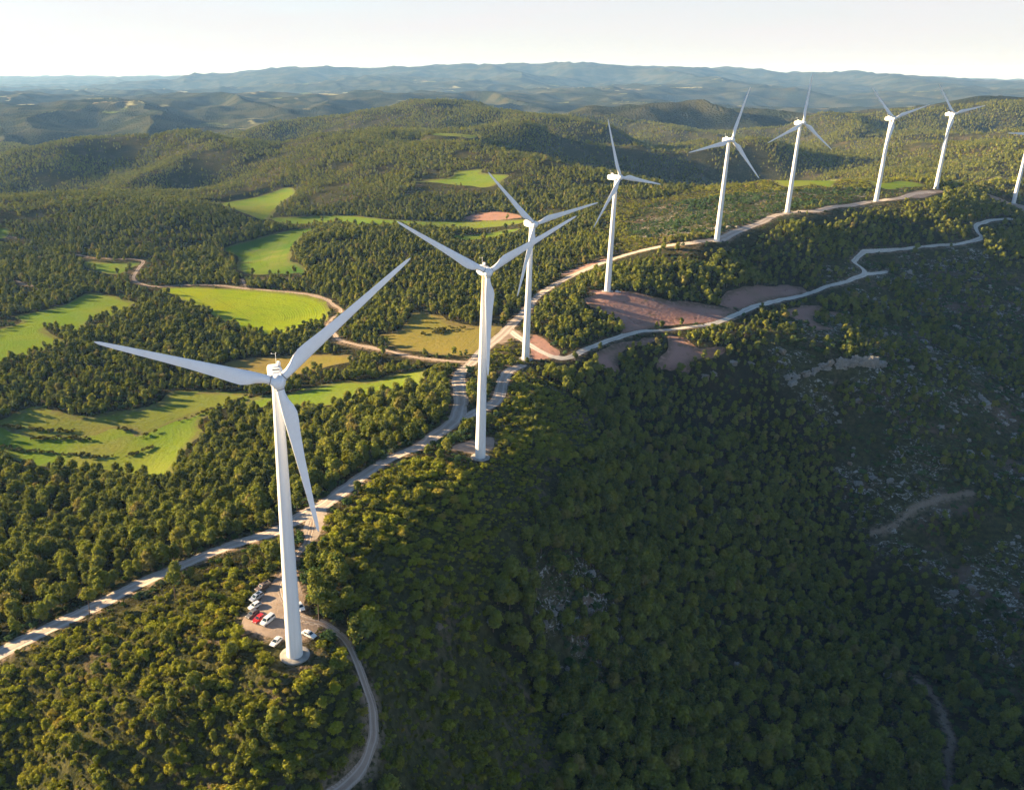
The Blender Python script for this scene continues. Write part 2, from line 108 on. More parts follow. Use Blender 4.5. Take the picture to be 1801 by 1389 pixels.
def vnoise(x, y, seed=0):
    ix = np.floor(x); iy = np.floor(y)
    fx = x - ix; fy = y - iy
    fx = fx * fx * fx * (fx * (fx * 6 - 15) + 10); fy = fy * fy * fy * (fy * (fy * 6 - 15) + 10)
    a = _hash(ix, iy, seed); b = _hash(ix + 1, iy, seed); c = _hash(ix, iy + 1, seed); d = _hash(ix + 1, iy + 1, seed)
    return (a + (b - a) * fx) * (1 - fy) + (c + (d - c) * fx) * fy

def fbm(x, y, lam, seed=0, octaves=3, gain=.5):
    s = 0.; a = 1.; n = 0.
    for k in range(octaves):
        s = s + a * vnoise(x / lam + 13.7 * k, y / lam - 7.3 * k, seed + 17 * k); n += a; a *= gain; lam *= .5
    return s / n

def sstep(a, b, x):
    t = np.clip((x - a) / (b - a), 0, 1)
    return t * t * (3 - 2 * t)

class Ground:
    A0, A1, NA = -1.75, 1.75, 701
    L0, L1, NL = 3.4, 10.9, 761
    def __init__(self, ctrl):
        c = np.array(ctrl, float); P = c[:, :2]; z = c[:, 2]
        k = lambda d2: np.sqrt(d2 + .036 ** 2)
        d2 = ((P[:, None] - P[None]) ** 2).sum(-1)
        n = len(P); M = np.zeros((n + 3, n + 3)); M[:n, :n] = k(d2) - np.eye(n) * .004
        M[:n, n] = 1; M[:n, n + 1:] = P; M[n:, :n] = M[:n, n:].T
        w = np.linalg.solve(M, np.concatenate([z, np.zeros(3)]))
        a = np.linspace(self.A0, self.A1, self.NA); l = np.linspace(self.L0, self.L1, self.NL)
        G = np.zeros((self.NL, self.NA))
        for i in range(self.NL):
            D2 = (a[:, None] - P[None, :, 0]) ** 2 + (l[i] - P[None, :, 1]) ** 2
            G[i] = k(D2) @ w[:n] + w[n] + w[n + 1] * a + w[n + 2] * l[i]
        self.G = G
    def base(self, X, Y):
        a = np.arctan2(X, Y); l = .5 * np.log(X * X + Y * Y + 1e-6)
        u = np.clip((a - self.A0) / (self.A1 - self.A0) * (self.NA - 1), 0, self.NA - 1.001)
        v = np.clip((l - self.L0) / (self.L1 - self.L0) * (self.NL - 1), 0, self.NL - 1.001)
        iu = u.astype(int); iv = v.astype(int); fu = u - iu; fv = v - iv; G = self.G
        return (G[iv, iu] * (1 - fu) + G[iv, iu + 1] * fu) * (1 - fv) + (G[iv + 1, iu] * (1 - fu) + G[iv + 1, iu + 1] * fu) * fv
    def relief(self, X, Y):
        D = np.sqrt(X * X + Y * Y)
        r = 1 - np.abs(fbm(X + .25 * Y, Y * .55 - .1 * X, 400, 8, 3, .42))
        z = .9 * fbm(X, Y, 26, 1, 3) * (1 - sstep(900, 1600, D))
        z = z + 2.6 * fbm(X, Y, 90, 2, 2) * sstep(330, 600, D) * (1 - sstep(2500, 5000, D))
        z = z + (r - .81) * 95 * sstep(1200, 1750, D) * (1 - sstep(5000, 8000, D) * .4)
        z = z + 11 * fbm(X, Y, 160, 3, 3) * sstep(1000, 1800, D)
        for L, amp, wide in [(q, 34, 56.) for q in SPURS] + [(q, -78, 60.) for q in GULLIES]:
            L = np.array(L); d, _ = line_dist(L, X, Y, False, 260.); e = np.minimum(np.hypot(X - L[0, 0], Y - L[0, 1]), 1.4 * np.hypot(X - L[-1, 0], Y - L[-1, 1])); d = np.minimum(d, 900) * (1 + .25 * fbm(X, Y, 130, 77, 2))
            z = z + amp * np.exp(-(d / wide) ** 2 / 2) * sstep(40, 260, e)
        r2 = 1 - np.abs(fbm(X, Y, 2100, 9, 4))
        z = z + (r2 - .74) * 250 * sstep(4200, 8500, D) * (1 - .75 * sstep(13500, 20000, D))
        return z

GROUND = Ground(CTRL)

def smooth_loop(P, closed, n=6):
    P = np.array(P, float)
    if closed: Q = np.concatenate([P[-1:], P, P[:2]])
    else: Q = np.concatenate([2 * P[:1] - P[1:2], P, 2 * P[-1:] - P[-2:-1]])
    out = []
    for i in range(1, len(Q) - 2):
        p0, p1, p2, p3 = Q[i - 1:i + 3]
        for t in np.arange(n) / n:
            out.append(.5 * (2 * p1 + (p2 - p0) * t + (2 * p0 - 5 * p1 + 4 * p2 - p3) * t * t + (3 * p1 - p0 - 3 * p2 + p3) * t ** 3))
    if not closed: out.append(P[-1])
    return np.array(out)

def inside(poly, X, Y):
    r = np.zeros(X.shape, bool)
    m = (X > poly[:, 0].min()) & (X < poly[:, 0].max()) & (Y > poly[:, 1].min()) & (Y < poly[:, 1].max())
    x = X[m]; y = Y[m]; c = np.zeros(x.shape, bool); n = len(poly)
    for i in range(n):
        x1, y1 = poly[i]; x2, y2 = poly[i - 1]
        if y1 == y2: continue
        c ^= ((y1 > y) != (y2 > y)) & (x < (x2 - x1) * (y - y1) / (y2 - y1) + x1)
    r[m] = c
    return r

def line_dist(L, X, Y, closed=False, reach=60.):
    """distance and signed side to a polyline, for points within reach"""
    d = np.full(X.shape, 1e9); s = np.zeros(X.shape)
    m = (X > L[:, 0].min() - reach) & (X < L[:, 0].max() + reach) & (Y > L[:, 1].min() - reach) & (Y < L[:, 1].max() + reach)
    x = X[m]; y = Y[m]; dd = np.full(x.shape, 1e9); ss = np.zeros(x.shape)
    for i in range(-1 if closed else 0, len(L) - 1):
        ax, ay = L[i]; bx, by = L[i + 1]; ex = bx - ax; ey = by - ay; q = ex * ex + ey * ey
        if q < 1e-9: continue
        t = np.clip(((x - ax) * ex + (y - ay) * ey) / q, 0, 1)
        g = np.hypot(x - ax - t * ex, y - ay - t * ey); k = g < dd
        dd[k] = g[k]; ss[k] = np.sign(ex * (y - ay) - ey * (x - ax))[k]
    d[m] = dd; s[m] = ss
    return d, s

# ------------------------------------------------------------------ helpers
S = bpy.context.scene
COL = S.collection
R = math.radians
rng = np.random.default_rng(11)
random.seed(4)

def tag(o, label=None, cat=None, group=None, kind=None):
    if label: o['label'] = label
    if cat: o['category'] = cat
    if group: o['group'] = group
    if kind: o['kind'] = kind
    return o

def link(name, mesh, parent=None, loc=None):
    o = bpy.data.objects.new(name, mesh); COL.objects.link(o)
    if parent is not None: o.parent = parent
    if loc is not None: o.location = loc
    return o

def empty(name, loc, rz=0.):
    o = bpy.data.objects.new(name, None); COL.objects.link(o)
    o.location = loc; o.rotation_euler = (0, 0, rz); o.empty_display_size = .5
    return o

def np_mesh(name, V, F, mats=(), mat_idx=None, smooth=False):
    """mesh from numpy arrays; F is (n,3) or (n,4)"""
    me = bpy.data.meshes.new(name); V = np.asarray(V, np.float32); F = np.asarray(F, np.int32)
    n, k = F.shape
    me.vertices.add(len(V)); me.vertices.foreach_set('co', V.ravel())
    me.loops.add(n * k); me.loops.foreach_set('vertex_index', F.ravel())
    me.polygons.add(n); me.polygons.foreach_set('loop_start', np.arange(0, n * k, k, dtype=np.int32))
    if mat_idx is not None: me.polygons.foreach_set('material_index', np.asarray(mat_idx, np.int32))
    me.polygons.foreach_set('use_smooth', np.full(n, smooth))
    for m in mats: me.materials.append(m)
    me.update(calc_edges=True); return me

def add_attr(me, name, arr, typ='FLOAT'):
    a = me.attributes.new(name, typ, 'POINT')
    a.data.foreach_set('value' if typ != 'FLOAT_VECTOR' else 'vector', np.asarray(arr, np.float32).ravel())

# ------------------------------------------------------------------ node helpers
class NT:
    def __init__(self, name):
        self.m = bpy.data.materials.new(name); self.m.use_nodes = True
        self.t = self.m.node_tree; self.t.nodes.clear()
        self.out = self.n('ShaderNodeOutputMaterial')
    def n(self, typ, **kw):
        x = self.t.nodes.new(typ)
        for k, v in kw.items(): setattr(x, k, v)
        return x
    def put(self, sock, v):
        if isinstance(v, bpy.types.NodeSocket): self.t.links.new(v, sock)
        elif hasattr(sock, 'default_value'):
            if sock.type == 'RGBA' and len(v) == 3: v = (*v, 1)
            sock.default_value = v
    def noise(self, vec, scale, detail=4, rough=.55, dist=0.):
        x = self.n('ShaderNodeTexNoise'); self.put(x.inputs['Vector'], vec); x.inputs['Scale'].default_value = scale
        x.inputs['Detail'].default_value = detail; x.inputs['Roughness'].default_value = rough; x.inputs['Distortion'].default_value = dist
        return x.outputs['Fac']
    def voro(self, vec, scale, out='Distance', feature='F1', rand=1.):
        x = self.n('ShaderNodeTexVoronoi', feature=feature); self.put(x.inputs['Vector'], vec); x.inputs['Scale'].default_value = scale
        x.inputs['Randomness'].default_value = rand
        return x.outputs[out]
    def mix(self, f, a, b, mode='MIX'):
        x = self.n('ShaderNodeMix', data_type='RGBA', blend_type=mode)
        self.put(x.inputs[0], f); self.put(x.inputs[6], a); self.put(x.inputs[7], b); return x.outputs[2]
    def ramp(self, f, a, b, lo=0., hi=1.):
        x = self.n('ShaderNodeMapRange', interpolation_type='SMOOTHSTEP'); self.put(x.inputs[0], f)
        x.inputs[1].default_value = a; x.inputs[2].default_value = b; x.inputs[3].default_value = lo; x.inputs[4].default_value = hi
        return x.outputs[0]
    def math(self, op, a, b=0., c=None):
        x = self.n('ShaderNodeMath', operation=op); self.put(x.inputs[0], a); self.put(x.inputs[1], b)
        if c is not None: self.put(x.inputs[2], c)
        return x.outputs[0]
    def attr(self, name, out='Fac', typ='GEOMETRY'):
        x = self.n('ShaderNodeAttribute', attribute_name=name, attribute_type=typ); return x.outputs[out]
    def pos(self): return self.n('ShaderNodeNewGeometry').outputs['Position']
    def obj(self): return self.n('ShaderNodeTexCoord').outputs['Object']
    def bump(self, h, dist, strength=1.):
        x = self.n('ShaderNodeBump'); self.put(x.inputs['Height'], h); x.inputs['Distance'].default_value = dist; x.inputs['Strength'].default_value = strength
        return x.outputs['Normal']
    def scaled(self, vec, s):
        x = self.n('ShaderNodeVectorMath', operation='MULTIPLY'); self.put(x.inputs[0], vec); x.inputs[1].default_value = s; return x.outputs[0]
    def bsdf(self, col, rough=.8, normal=None, metal=0., spec=.3, coat=0., trans=0.):
        x = self.n('ShaderNodeBsdfPrincipled'); self.put(x.inputs['Base Color'], col); self.put(x.inputs['Roughness'], rough)
        x.inputs['Metallic'].default_value = metal; x.inputs['Specular IOR Level'].default_value = spec; x.inputs['Coat Weight'].default_value = coat
        if normal is not None: self.put(x.inputs['Normal'], normal)
        self.t.links.new(x.outputs[0], self.out.inputs[0]); return x
    def diffuse(self, col, normal=None):
        x = self.n('ShaderNodeBsdfDiffuse'); self.put(x.inputs[0], col)
        if normal is not None: self.put(x.inputs['Normal'], normal)
        self.t.links.new(x.outputs[0], self.out.inputs[0]); return x.outputs[0]

def mat_terrain():
    k = NT('hillside_ground'); p = k.pos()
    n1 = k.noise(p, .045, 6, .6); n2 = k.noise(p, .35, 5, .65); n3 = k.noise(p, .006, 4, .5); n4 = k.noise(p, 1.6, 3, .6)
    scrub = k.mix(k.ramp(n2, .35, .68), (.034, .038, .016), (.085, .080, .032))
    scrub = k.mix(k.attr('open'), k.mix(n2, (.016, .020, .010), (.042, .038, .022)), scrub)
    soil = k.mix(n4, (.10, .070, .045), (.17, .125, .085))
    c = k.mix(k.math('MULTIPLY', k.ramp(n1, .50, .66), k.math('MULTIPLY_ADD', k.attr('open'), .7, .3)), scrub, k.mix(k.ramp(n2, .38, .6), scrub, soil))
    # limestone showing through on the rocky slopes, in broken bands
    band = k.noise(k.scaled(p, (.16, .16, .38)), 1., 7, .75, 1.2)
    rk = k.math('MULTIPLY', k.ramp(band, .51, .59), k.ramp(k.math('MULTIPLY', k.attr('rock'), k.ramp(k.noise(p, .022, 3, .6), .42, .56)), .1, .6))
    rk = k.math('MULTIPLY', rk, k.ramp(k.noise(p, .8, 4, .7), .42, .56))
    stone = k.mix(n4, (.26, .24, .215), (.50, .47, .42))
    c = k.mix(rk, c, stone)
    trail = k.math('MULTIPLY', k.attr('trail'), k.ramp(n2, .30, .48)); c = k.mix(trail, c, k.mix(n4, (.22, .165, .12), (.38, .31, .25)))
    bare = k.math('MULTIPLY', k.attr('rock'), k.ramp(k.noise(p, .03, 4, .6), .56, .72)); c = k.mix(k.math('MULTIPLY', bare, k.math('SUBTRACT', 1., rk)), c, k.mix(n2, (.085, .062, .046), (.25, .175, .13)))
    vg = k.math('MULTIPLY', k.attr('verge'), k.ramp(n2, .36, .62)); c = k.mix(vg, c, k.mix(n4, (.19, .135, .09), (.30, .225, .165)))
    # distant slopes: woodland tops and, where the land is gentle, a patchwork of small fields
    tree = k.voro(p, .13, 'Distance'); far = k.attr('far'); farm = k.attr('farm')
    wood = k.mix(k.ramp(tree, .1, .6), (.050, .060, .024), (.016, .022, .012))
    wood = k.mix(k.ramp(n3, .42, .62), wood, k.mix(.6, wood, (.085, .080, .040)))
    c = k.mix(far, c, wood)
    cells = k.voro(k.scaled(p, (1., .55, 0.)), .0075, 'Color'); sep = k.n('ShaderNodeSeparateColor'); k.put(sep.inputs[0], cells)
    crop = k.mix(sep.outputs[0], (.16, .20, .035), (.30, .24, .14)); crop = k.mix(k.ramp(sep.outputs[1], .62, .72), crop, (.42, .40, .20))
    isf = k.math('MULTIPLY', k.ramp(sep.outputs[2], .60, .64), k.ramp(k.noise(p, .0016, 3, .5), .50, .58))
    c = k.mix(k.math('MULTIPLY', isf, farm), c, crop)
    h = k.math('ADD', k.math('MULTIPLY', n4, .25), k.math('MULTIPLY', n2, .9))
    h = k.math('ADD', h, k.math('MULTIPLY', k.math('MULTIPLY', tree, -5.), far))
    k.diffuse(c, k.bump(h, 1.)); return k.m

def mat_field(name, a, b, c3, line=.0, rough_soil=False):
    k = NT(name); p = k.pos(); e = k.attr('edge')
    n1 = k.noise(p, .03, 5, .6); n2 = k.noise(p, .4, 4, .6); n3 = k.noise(p, .010, 3, .5)
    c = k.mix(k.ramp(n1, .35, .65), a, b); c = k.mix(k.ramp(n3, .45, .66), c, c3); c = k.mix(.35, c, k.mix(n2, a, c3)); dry = k.ramp(k.noise(p, .021, 5, .65), .52, .70); c = k.mix(k.math('MULTIPLY', dry, .38), c, (.21, .175, .07) if not rough_soil else (.20, .17, .10)); c = k.mix(k.math('MULTIPLY', k.ramp(k.noise(p, .16, 5, .7), .56, .70), .5), c, (.09, .105, .03))
    # drill rows and wheel marks follow the field edge
    wob = k.math('ADD', e, k.math('MULTIPLY', n1, 2.5))
    rows = k.math('SINE', k.math('MULTIPLY', wob, 3.3)); 
    tram = k.ramp(k.math('PINGPONG', wob, 6.), .0, .9, 1., 0.); tram = k.math('MULTIPLY', tram, k.ramp(n2, .35, .6))
    c = k.mix(k.math('MULTIPLY', tram, line), c, (.05, .055, .02) if not rough_soil else (.11, .06, .04))
    edge = k.math('MULTIPLY', k.ramp(e, 0., 6., 1., 0.), k.ramp(n2, .3, .55))
    c = k.mix(k.math('MULTIPLY', edge, .75), c, (.13, .10, .06))
    h = k.math('ADD', k.math('MULTIPLY', rows, .03 if rough_soil else line * .08), k.math('MULTIPLY', n2, .5))
    k.diffuse(c, k.bump(h, .8)); return k.m

def mat_road(name, a, b, verge):
    k = NT(name); p = k.pos(); e = k.attr('across')
    n1 = k.noise(p, .25, 6, .65); n2 = k.noise(p, 2.2, 4, .6); n3 = k.noise(p, .04, 3, .5)
    c = k.mix(k.ramp(n1, .3, .7), a, b); c = k.mix(k.math('MULTIPLY', n2, .5), c, verge)
    ae = k.math('ABSOLUTE', e); w = k.math('ADD', ae, k.math('MULTIPLY', n1, .16))
    rut = k.ramp(k.math('ABSOLUTE', k.math('SUBTRACT', w, .58)), .05, .2, 1., 0.)
    c = k.mix(k.math('MULTIPLY', rut, .55), c, k.mix(.5, a, (.62, .56, .50)))
    mid = k.math('MULTIPLY', k.ramp(w, .08, .3, 1., 0.), k.ramp(n3, .45, .6))
    c = k.mix(k.math('MULTIPLY', mid, .5), c, verge)
    c = k.mix(k.math('MULTIPLY', k.ramp(w, .86, 1.08), .8), c, verge)
    k.diffuse(c, k.bump(k.math('ADD', n2, k.math('MULTIPLY', rut, -.6)), .12)); return k.m

def mat_leaf(name, dark, light, tip):
    k = NT(name)
    r = k.n('ShaderNodeObjectInfo').outputs['Random']; g = k.n('ShaderNodeNewGeometry').outputs['Random Per Island']
    
    cr = k.n('ShaderNodeValToRGB'); k.put(cr.inputs[0], r); mid = tuple((a + b) / 2 for a, b in zip(dark, light)); el = cr.color_ramp.elements
    el[0].color = (*dark, 1); el[1].position = .93; el[1].color = (*light, 1); e = el.new(.5); e.color = (mid[0] * .92, mid[1], mid[2], 1); e = el.new(.8); e.color = (light[0] * .85, light[1] * 1.02, light[2], 1); e = el.new(.985); e.color = (light[0] * 1.05, light[1] * .82, light[2] * 1.9, 1)
    c = cr.outputs[0]; c = k.mix(k.math('MULTIPLY', g, .55), c, tip)
    d = k.n('ShaderNodeBsdfDiffuse'); k.put(d.inputs[0], c); t = k.n('ShaderNodeBsdfTranslucent'); k.put(t.inputs[0], c)
    m = k.n('ShaderNodeMixShader'); m.inputs[0].default_value = .28
    k.t.links.new(d.outputs[0], m.inputs[1]); k.t.links.new(t.outputs[0], m.inputs[2]); k.t.links.new(m.outputs[0], k.out.inputs[0]); return k.m

def mat_plain(name, col, rough=.6, metal=0., spec=.4, coat=0., var=.0, scale=3.):
    k = NT(name); c = col
    if var: c = k.mix(k.ramp(k.noise(k.obj(), scale, 5, .6), .35, .7), col, tuple(x * (1 - var) for x in col))
    k.bsdf(c, rough, None, metal, spec, coat); return k.m

def mat_white(name, rust=False):
    k = NT(name); o = k.obj()
    streak = k.noise(k.scaled(o, (1.6, 1.6, .05)), 1., 5, .6)
    c = k.mix(k.ramp(streak, .45, .75), (.80, .80, .79), (.72, .72, .705))
    if rust:
        x = k.n('ShaderNodeSeparateXYZ'); k.put(x.inputs[0], o)
        f = k.math('MULTIPLY', k.ramp(x.outputs[2], 58., 75.5), k.ramp(x.outputs[0], -.1, -.9))
        f = k.math('MULTIPLY', f, k.ramp(k.noise(k.scaled(o, (2.5, 2.5, .12)), 1., 4, .6), .3, .6))
        c = k.mix(f, c, (.55, .27, .07))
    k.bsdf(c, .45, None, 0, .35); return k.m

def mat_rock():
    k = NT('limestone'); p = k.pos()
    n = k.noise(p, .9, 8, .7); m = k.noise(p, .12, 4, .5); crack = k.noise(k.scaled(p, (.7, .7, 2.2)), .8, 6, .75)
    c = k.mix(n, (.20, .19, .17), (.46, .43, .38)); c = k.mix(k.ramp(m, .5, .7), c, (.30, .22, .15)); c = k.mix(k.ramp(crack, .36, .46, .75, 0.), c, (.06, .055, .05))
    k.diffuse(c, k.bump(k.math('ADD', n, crack), .8)); return k.m

M = {}
M['ground'] = mat_terrain()
M['crop'] = mat_field('young_crop', (.16, .25, .014), (.23, .29, .016), (.27, .28, .018), .45)
M['crop2'] = mat_field('green_crop', (.11, .20, .024), (.16, .215, .027), (.20, .212, .036), .16)
M['lush'] = mat_field('lush_grass', (.045, .12, .022), (.06, .13, .022), (.12, .17, .022), .35)
M['dry'] = mat_field('dry_grass', (.17, .165, .036), (.215, .175, .042), (.23, .17, .06), .2)
M['dry2'] = mat_field('thin_crop', (.13, .18, .03), (.17, .195, .036), (.20, .165, .055), .2)
M['pasture'] = mat_field('pale_pasture', (.15, .125, .062), (.19, .15, .08), (.12, .11, .055), .1)
M['soil'] = mat_field('ploughed_soil', (.36, .195, .155), (.42, .25, .20), (.30, .18, .14), .35, True)
M['gravel'] = mat_road('gravel_road', (.50, .43, .37), (.41, .35, .30), (.27, .21, .16))
M['pale'] = mat_road('pale_road', (.72, .67, .59), (.60, .55, .48), (.28, .22, .17))
M['pink'] = mat_road('earth_track', (.39, .315, .26), (.30, .24, .195), (.20, .14, .10))
M['white'] = mat_white('tower_paint'); M['rusty'] = mat_white('streaked_tower_paint', True)
M['blade'] = mat_plain('blade_gelcoat', (.86, .86, .86), .35, 0, .4, 0, .06, .4)
M['grey'] = mat_plain('grey_metal', (.22, .22, .23), .5, .3)
M['dark'] = mat_plain('dark_gap', (.03, .03, .035), .7)
M['concrete'] = mat_plain('concrete', (.40, .37, .33), .9, 0, .2, 0, .35, .6)
M['rock'] = mat_rock()
M['bark'] = mat_plain('bark', (.16, .115, .085), .95, 0, .1, 0, .4, 4.)
M['pine'] = mat_leaf('pine_needles', (.022, .062, .022), (.205, .218, .038), (.30, .275, .05))
M['shrub'] = mat_leaf('shrub_leaves', (.07, .095, .020), (.29, .28, .030), (.34, .31, .045))
M['shaded_shrub'] = mat_leaf('shaded_shrub_leaves', (.026, .062, .024), (.09, .14, .045), (.12, .155, .055))  # second shrub colour, darkened: shade of slopes and woods put into the leaves
M['tussock'] = mat_leaf('tussock_leaves', (.05, .060, .020), (.17, .155, .04), (.21, .18, .055))
M['hedge'] = mat_leaf('hedge_leaves', (.06, .065, .015), (.10, .095, .025), (.16, .14, .04))

# ------------------------------------------------------------------ land: one grid of quads, split into ground, fields, roads and bare yards
def axis(*seg):
    out = []
    for a, b, st in seg: out.append(np.arange(a, b, st))
    return np.concatenate(out)
AZ = axis((-100, -60, 2.), (-60, -37, .5), (-37, 46, .078), (46, 64, .5), (64, 100.1, 2.))
LR = axis((math.log(32), math.log(110), .03), (math.log(110), math.log(1500), .0037), (math.log(1500), math.log(9000), .007), (math.log(9000), math.log(21000), .012))
az = np.radians(AZ); rr = np.exp(LR)
GX = np.sin(az)[None] * rr[:, None]; GY = np.cos(az)[None] * rr[:, None]
NR, NA = GX.shape

ROADL = {k: (v[0], smooth_loop(v[1], False), v[2]) for k, v in ROADS.items()}
FIELDP = {k: (v[0], smooth_loop(v[1], True)) for k, v in FIELDS.items()}
BAREP = {k: (v[0], smooth_loop(v[1], True)) for k, v in BARE.items()}
SCRUBP = {k: smooth_loop(v, True) for k, v in SCRUB.items()}
ROCKYP = {k: smooth_loop(v, True) for k, v in ROCKY.items()}

def wobble(X, Y, s=1.):
    return X + s * 1.4 * fbm(X, Y, 9, 31, 2), Y + s * 1.4 * fbm(X, Y, 9, 37, 2)

TURB = { # x, y, z, rotor angle, yaw
    1: (-34.6, 184.2, -.2, -70.4, 15), 2: (22.7, 316.6, -4.4, -59.6, 13), 3: (58.2, 464.8, -10.9, -44.2, 20), 4: (128.2, 580.6, 1.1, -19.7, 35),
    5: (234.3, 677., 18.5, 17.8, 18), 6: (330.9, 779.4, 25.8, 6., 17), 7: (446.4, 848.3, 26.2, -47.5, 15), 8: (560.4, 944.9, 26.3, -41.6, 16),
    9: (684., 995., 3.5, 31.5, 18)}

near = np.hypot(GX, GY) < 1700
nx = GX[near]; ny = GY[near]
calm = np.zeros(nx.shape)
wx, wy = wobble(nx, ny, .6); fx_, fy_ = wobble(nx, ny, 1.6); fx_ = fx_ + 3.2 * fbm(nx, ny, 26, 91, 2); fy_ = fy_ + 3.2 * fbm(nx, ny, 26, 93, 2)
cls = np.zeros(nx.shape, int); across = np.zeros(nx.shape); edge = np.zeros(nx.shape)
NAMES = ['ground']; KEY = ['ground']
for nm, (key, poly) in FIELDP.items():
    NAMES.append(nm); KEY.append(key); m = inside(poly, fx_, fy_); cls[m] = len(NAMES) - 1
    d, _ = line_dist(poly, nx, ny, True, 40); ins = inside(poly, nx, ny); calm = np.maximum(calm, np.where(ins, 1, sstep(30, 4, d)))
    q = np.full(nx.shape, 99.); dd, _ = line_dist(poly, nx, ny, True, 400) if m.any() else (q, 0)
    edge[m] = dd[m]
road_d = np.full(nx.shape, 1e9)
for nm, (key, poly) in BAREP.items():
    NAMES.append(nm); KEY.append(key); m = inside(poly, wx, wy); cls[m] = len(NAMES) - 1
    d, _ = line_dist(poly, nx, ny, True, 40); ins = inside(poly, nx, ny); calm = np.maximum(calm, np.where(ins, 1, sstep(25, 2, d))); road_d = np.minimum(road_d, np.where(ins, -1., d))
    across[m] = .3 * fbm(nx[m], ny[m], 5, 3, 2); edge[m] = 9.
for nm, (w, L, key) in sorted(ROADL.items(), key=lambda q: q[1][0]):
    if nm in ('slope_track', 'gully_track'): road_d = np.minimum(road_d, line_dist(L, nx, ny)[0] - w); continue
    NAMES.append(nm); KEY.append(key); d, s = line_dist(L, nx, ny); d2, s2 = line_dist(L, wx, wy)
    m = d2 < w; cls[m] = len(NAMES) - 1; across[m] = (d2 * s2 / w)[m]; calm = np.maximum(calm, sstep(26, 4, d)); road_d = np.minimum(road_d, d - w)
trail = np.zeros(nx.shape)
for nm in ('slope_track', 'gully_track'):
    w, L, key = ROADL[nm]; d2, s2 = line_dist(L, *wobble(nx, ny, 1.2)); trail = np.maximum(trail, sstep(w + .7, w - .3, d2))
for t in TURB.values(): calm = np.maximum(calm, sstep(30, 6, np.hypot(nx - t[0], ny - t[1])))

CALM = np.zeros(GX.shape); CALM[near] = calm
GZ = GROUND.base(GX, GY) + GROUND.relief(GX, GY) * (1 - CALM)
for t in TURB.values():      # level foot under each turbine
    d = np.hypot(GX - t[0], GY - t[1]); f = sstep(16, 5, d); GZ = GZ * (1 - f) + (t[2] - .05) * f
CLS = np.zeros(GX.shape, int); CLS[near] = cls
TRAIL = np.zeros(GX.shape); TRAIL[near] = trail
ACR = np.zeros(GX.shape); ACR[near] = across
EDG = np.zeros(GX.shape); EDG[near] = edge
RDD = np.full(GX.shape, 99.); RDD[near] = np.clip(road_d, -9, 99)
ROCK = np.zeros(GX.shape)
for nm, poly in ROCKYP.items():
    d, _ = line_dist(poly, nx, ny, True, 60); r = np.where(inside(poly, nx, ny), 1., sstep(30, 0, d)); q = ROCK[near]; ROCK[near] = np.maximum(q, r)
SCR = np.zeros(GX.shape)
for nm, poly in SCRUBP.items():
    q = SCR[near]; q[inside(poly, *wobble(nx, ny, 4.))] = 1; SCR[near] = q
DIST = np.hypot(GX, GY)
dzr = np.gradient(GZ, axis=0) / np.gradient(DIST, axis=0); dza = np.gradient(GZ, axis=1) / (DIST * np.gradient(np.broadcast_to(az, GX.shape), axis=1))
SLOPE = np.hypot(dzr, dza)
FAR = sstep(2300, 3300, DIST); FARM = sstep(2600, 4200, DIST) * sstep(.15, .05, SLOPE) * sstep(12000, 8500, DIST)

def gz(x, y):
    """height of the finished land at points (bilinear on the grid)"""
    x = np.atleast_1d(np.asarray(x, float)); y = np.atleast_1d(np.asarray(y, float))
    u = np.interp(np.degrees(np.arctan2(x, y)), AZ, np.arange(NA)); v = np.interp(.5 * np.log(x * x + y * y), LR, np.arange(NR))
    return bil(GZ, u, v)
def bil(G, u, v):
    iu = np.clip(u.astype(int), 0, NA - 2); iv = np.clip(v.astype(int), 0, NR - 2); fu = u - iu; fv = v - iv
    return (G[iv, iu] * (1 - fu) + G[iv, iu + 1] * fu) * (1 - fv) + (G[iv + 1, iu] * (1 - fu) + G[iv + 1, iu + 1] * fu) * fv
def uv_of(x, y):
    return np.interp(np.degrees(np.arctan2(x, y)), AZ, np.arange(NA)), np.interp(.5 * np.log(x * x + y * y), LR, np.arange(NR))
def pick(G, x, y):
    u, v = uv_of(x, y); return G[np.clip(np.round(v).astype(int), 0, NR - 1), np.clip(np.round(u).astype(int), 0, NA - 1)]

idx = np.arange(NR * NA).reshape(NR, NA)
Q = np.stack([idx[:-1, :-1], idx[:-1, 1:], idx[1:, 1:], idx[1:, :-1]], -1).reshape(-1, 4)
fc = CLS[:-1, :-1].ravel()
V = np.stack([GX, GY, GZ], -1).reshape(-1, 3)
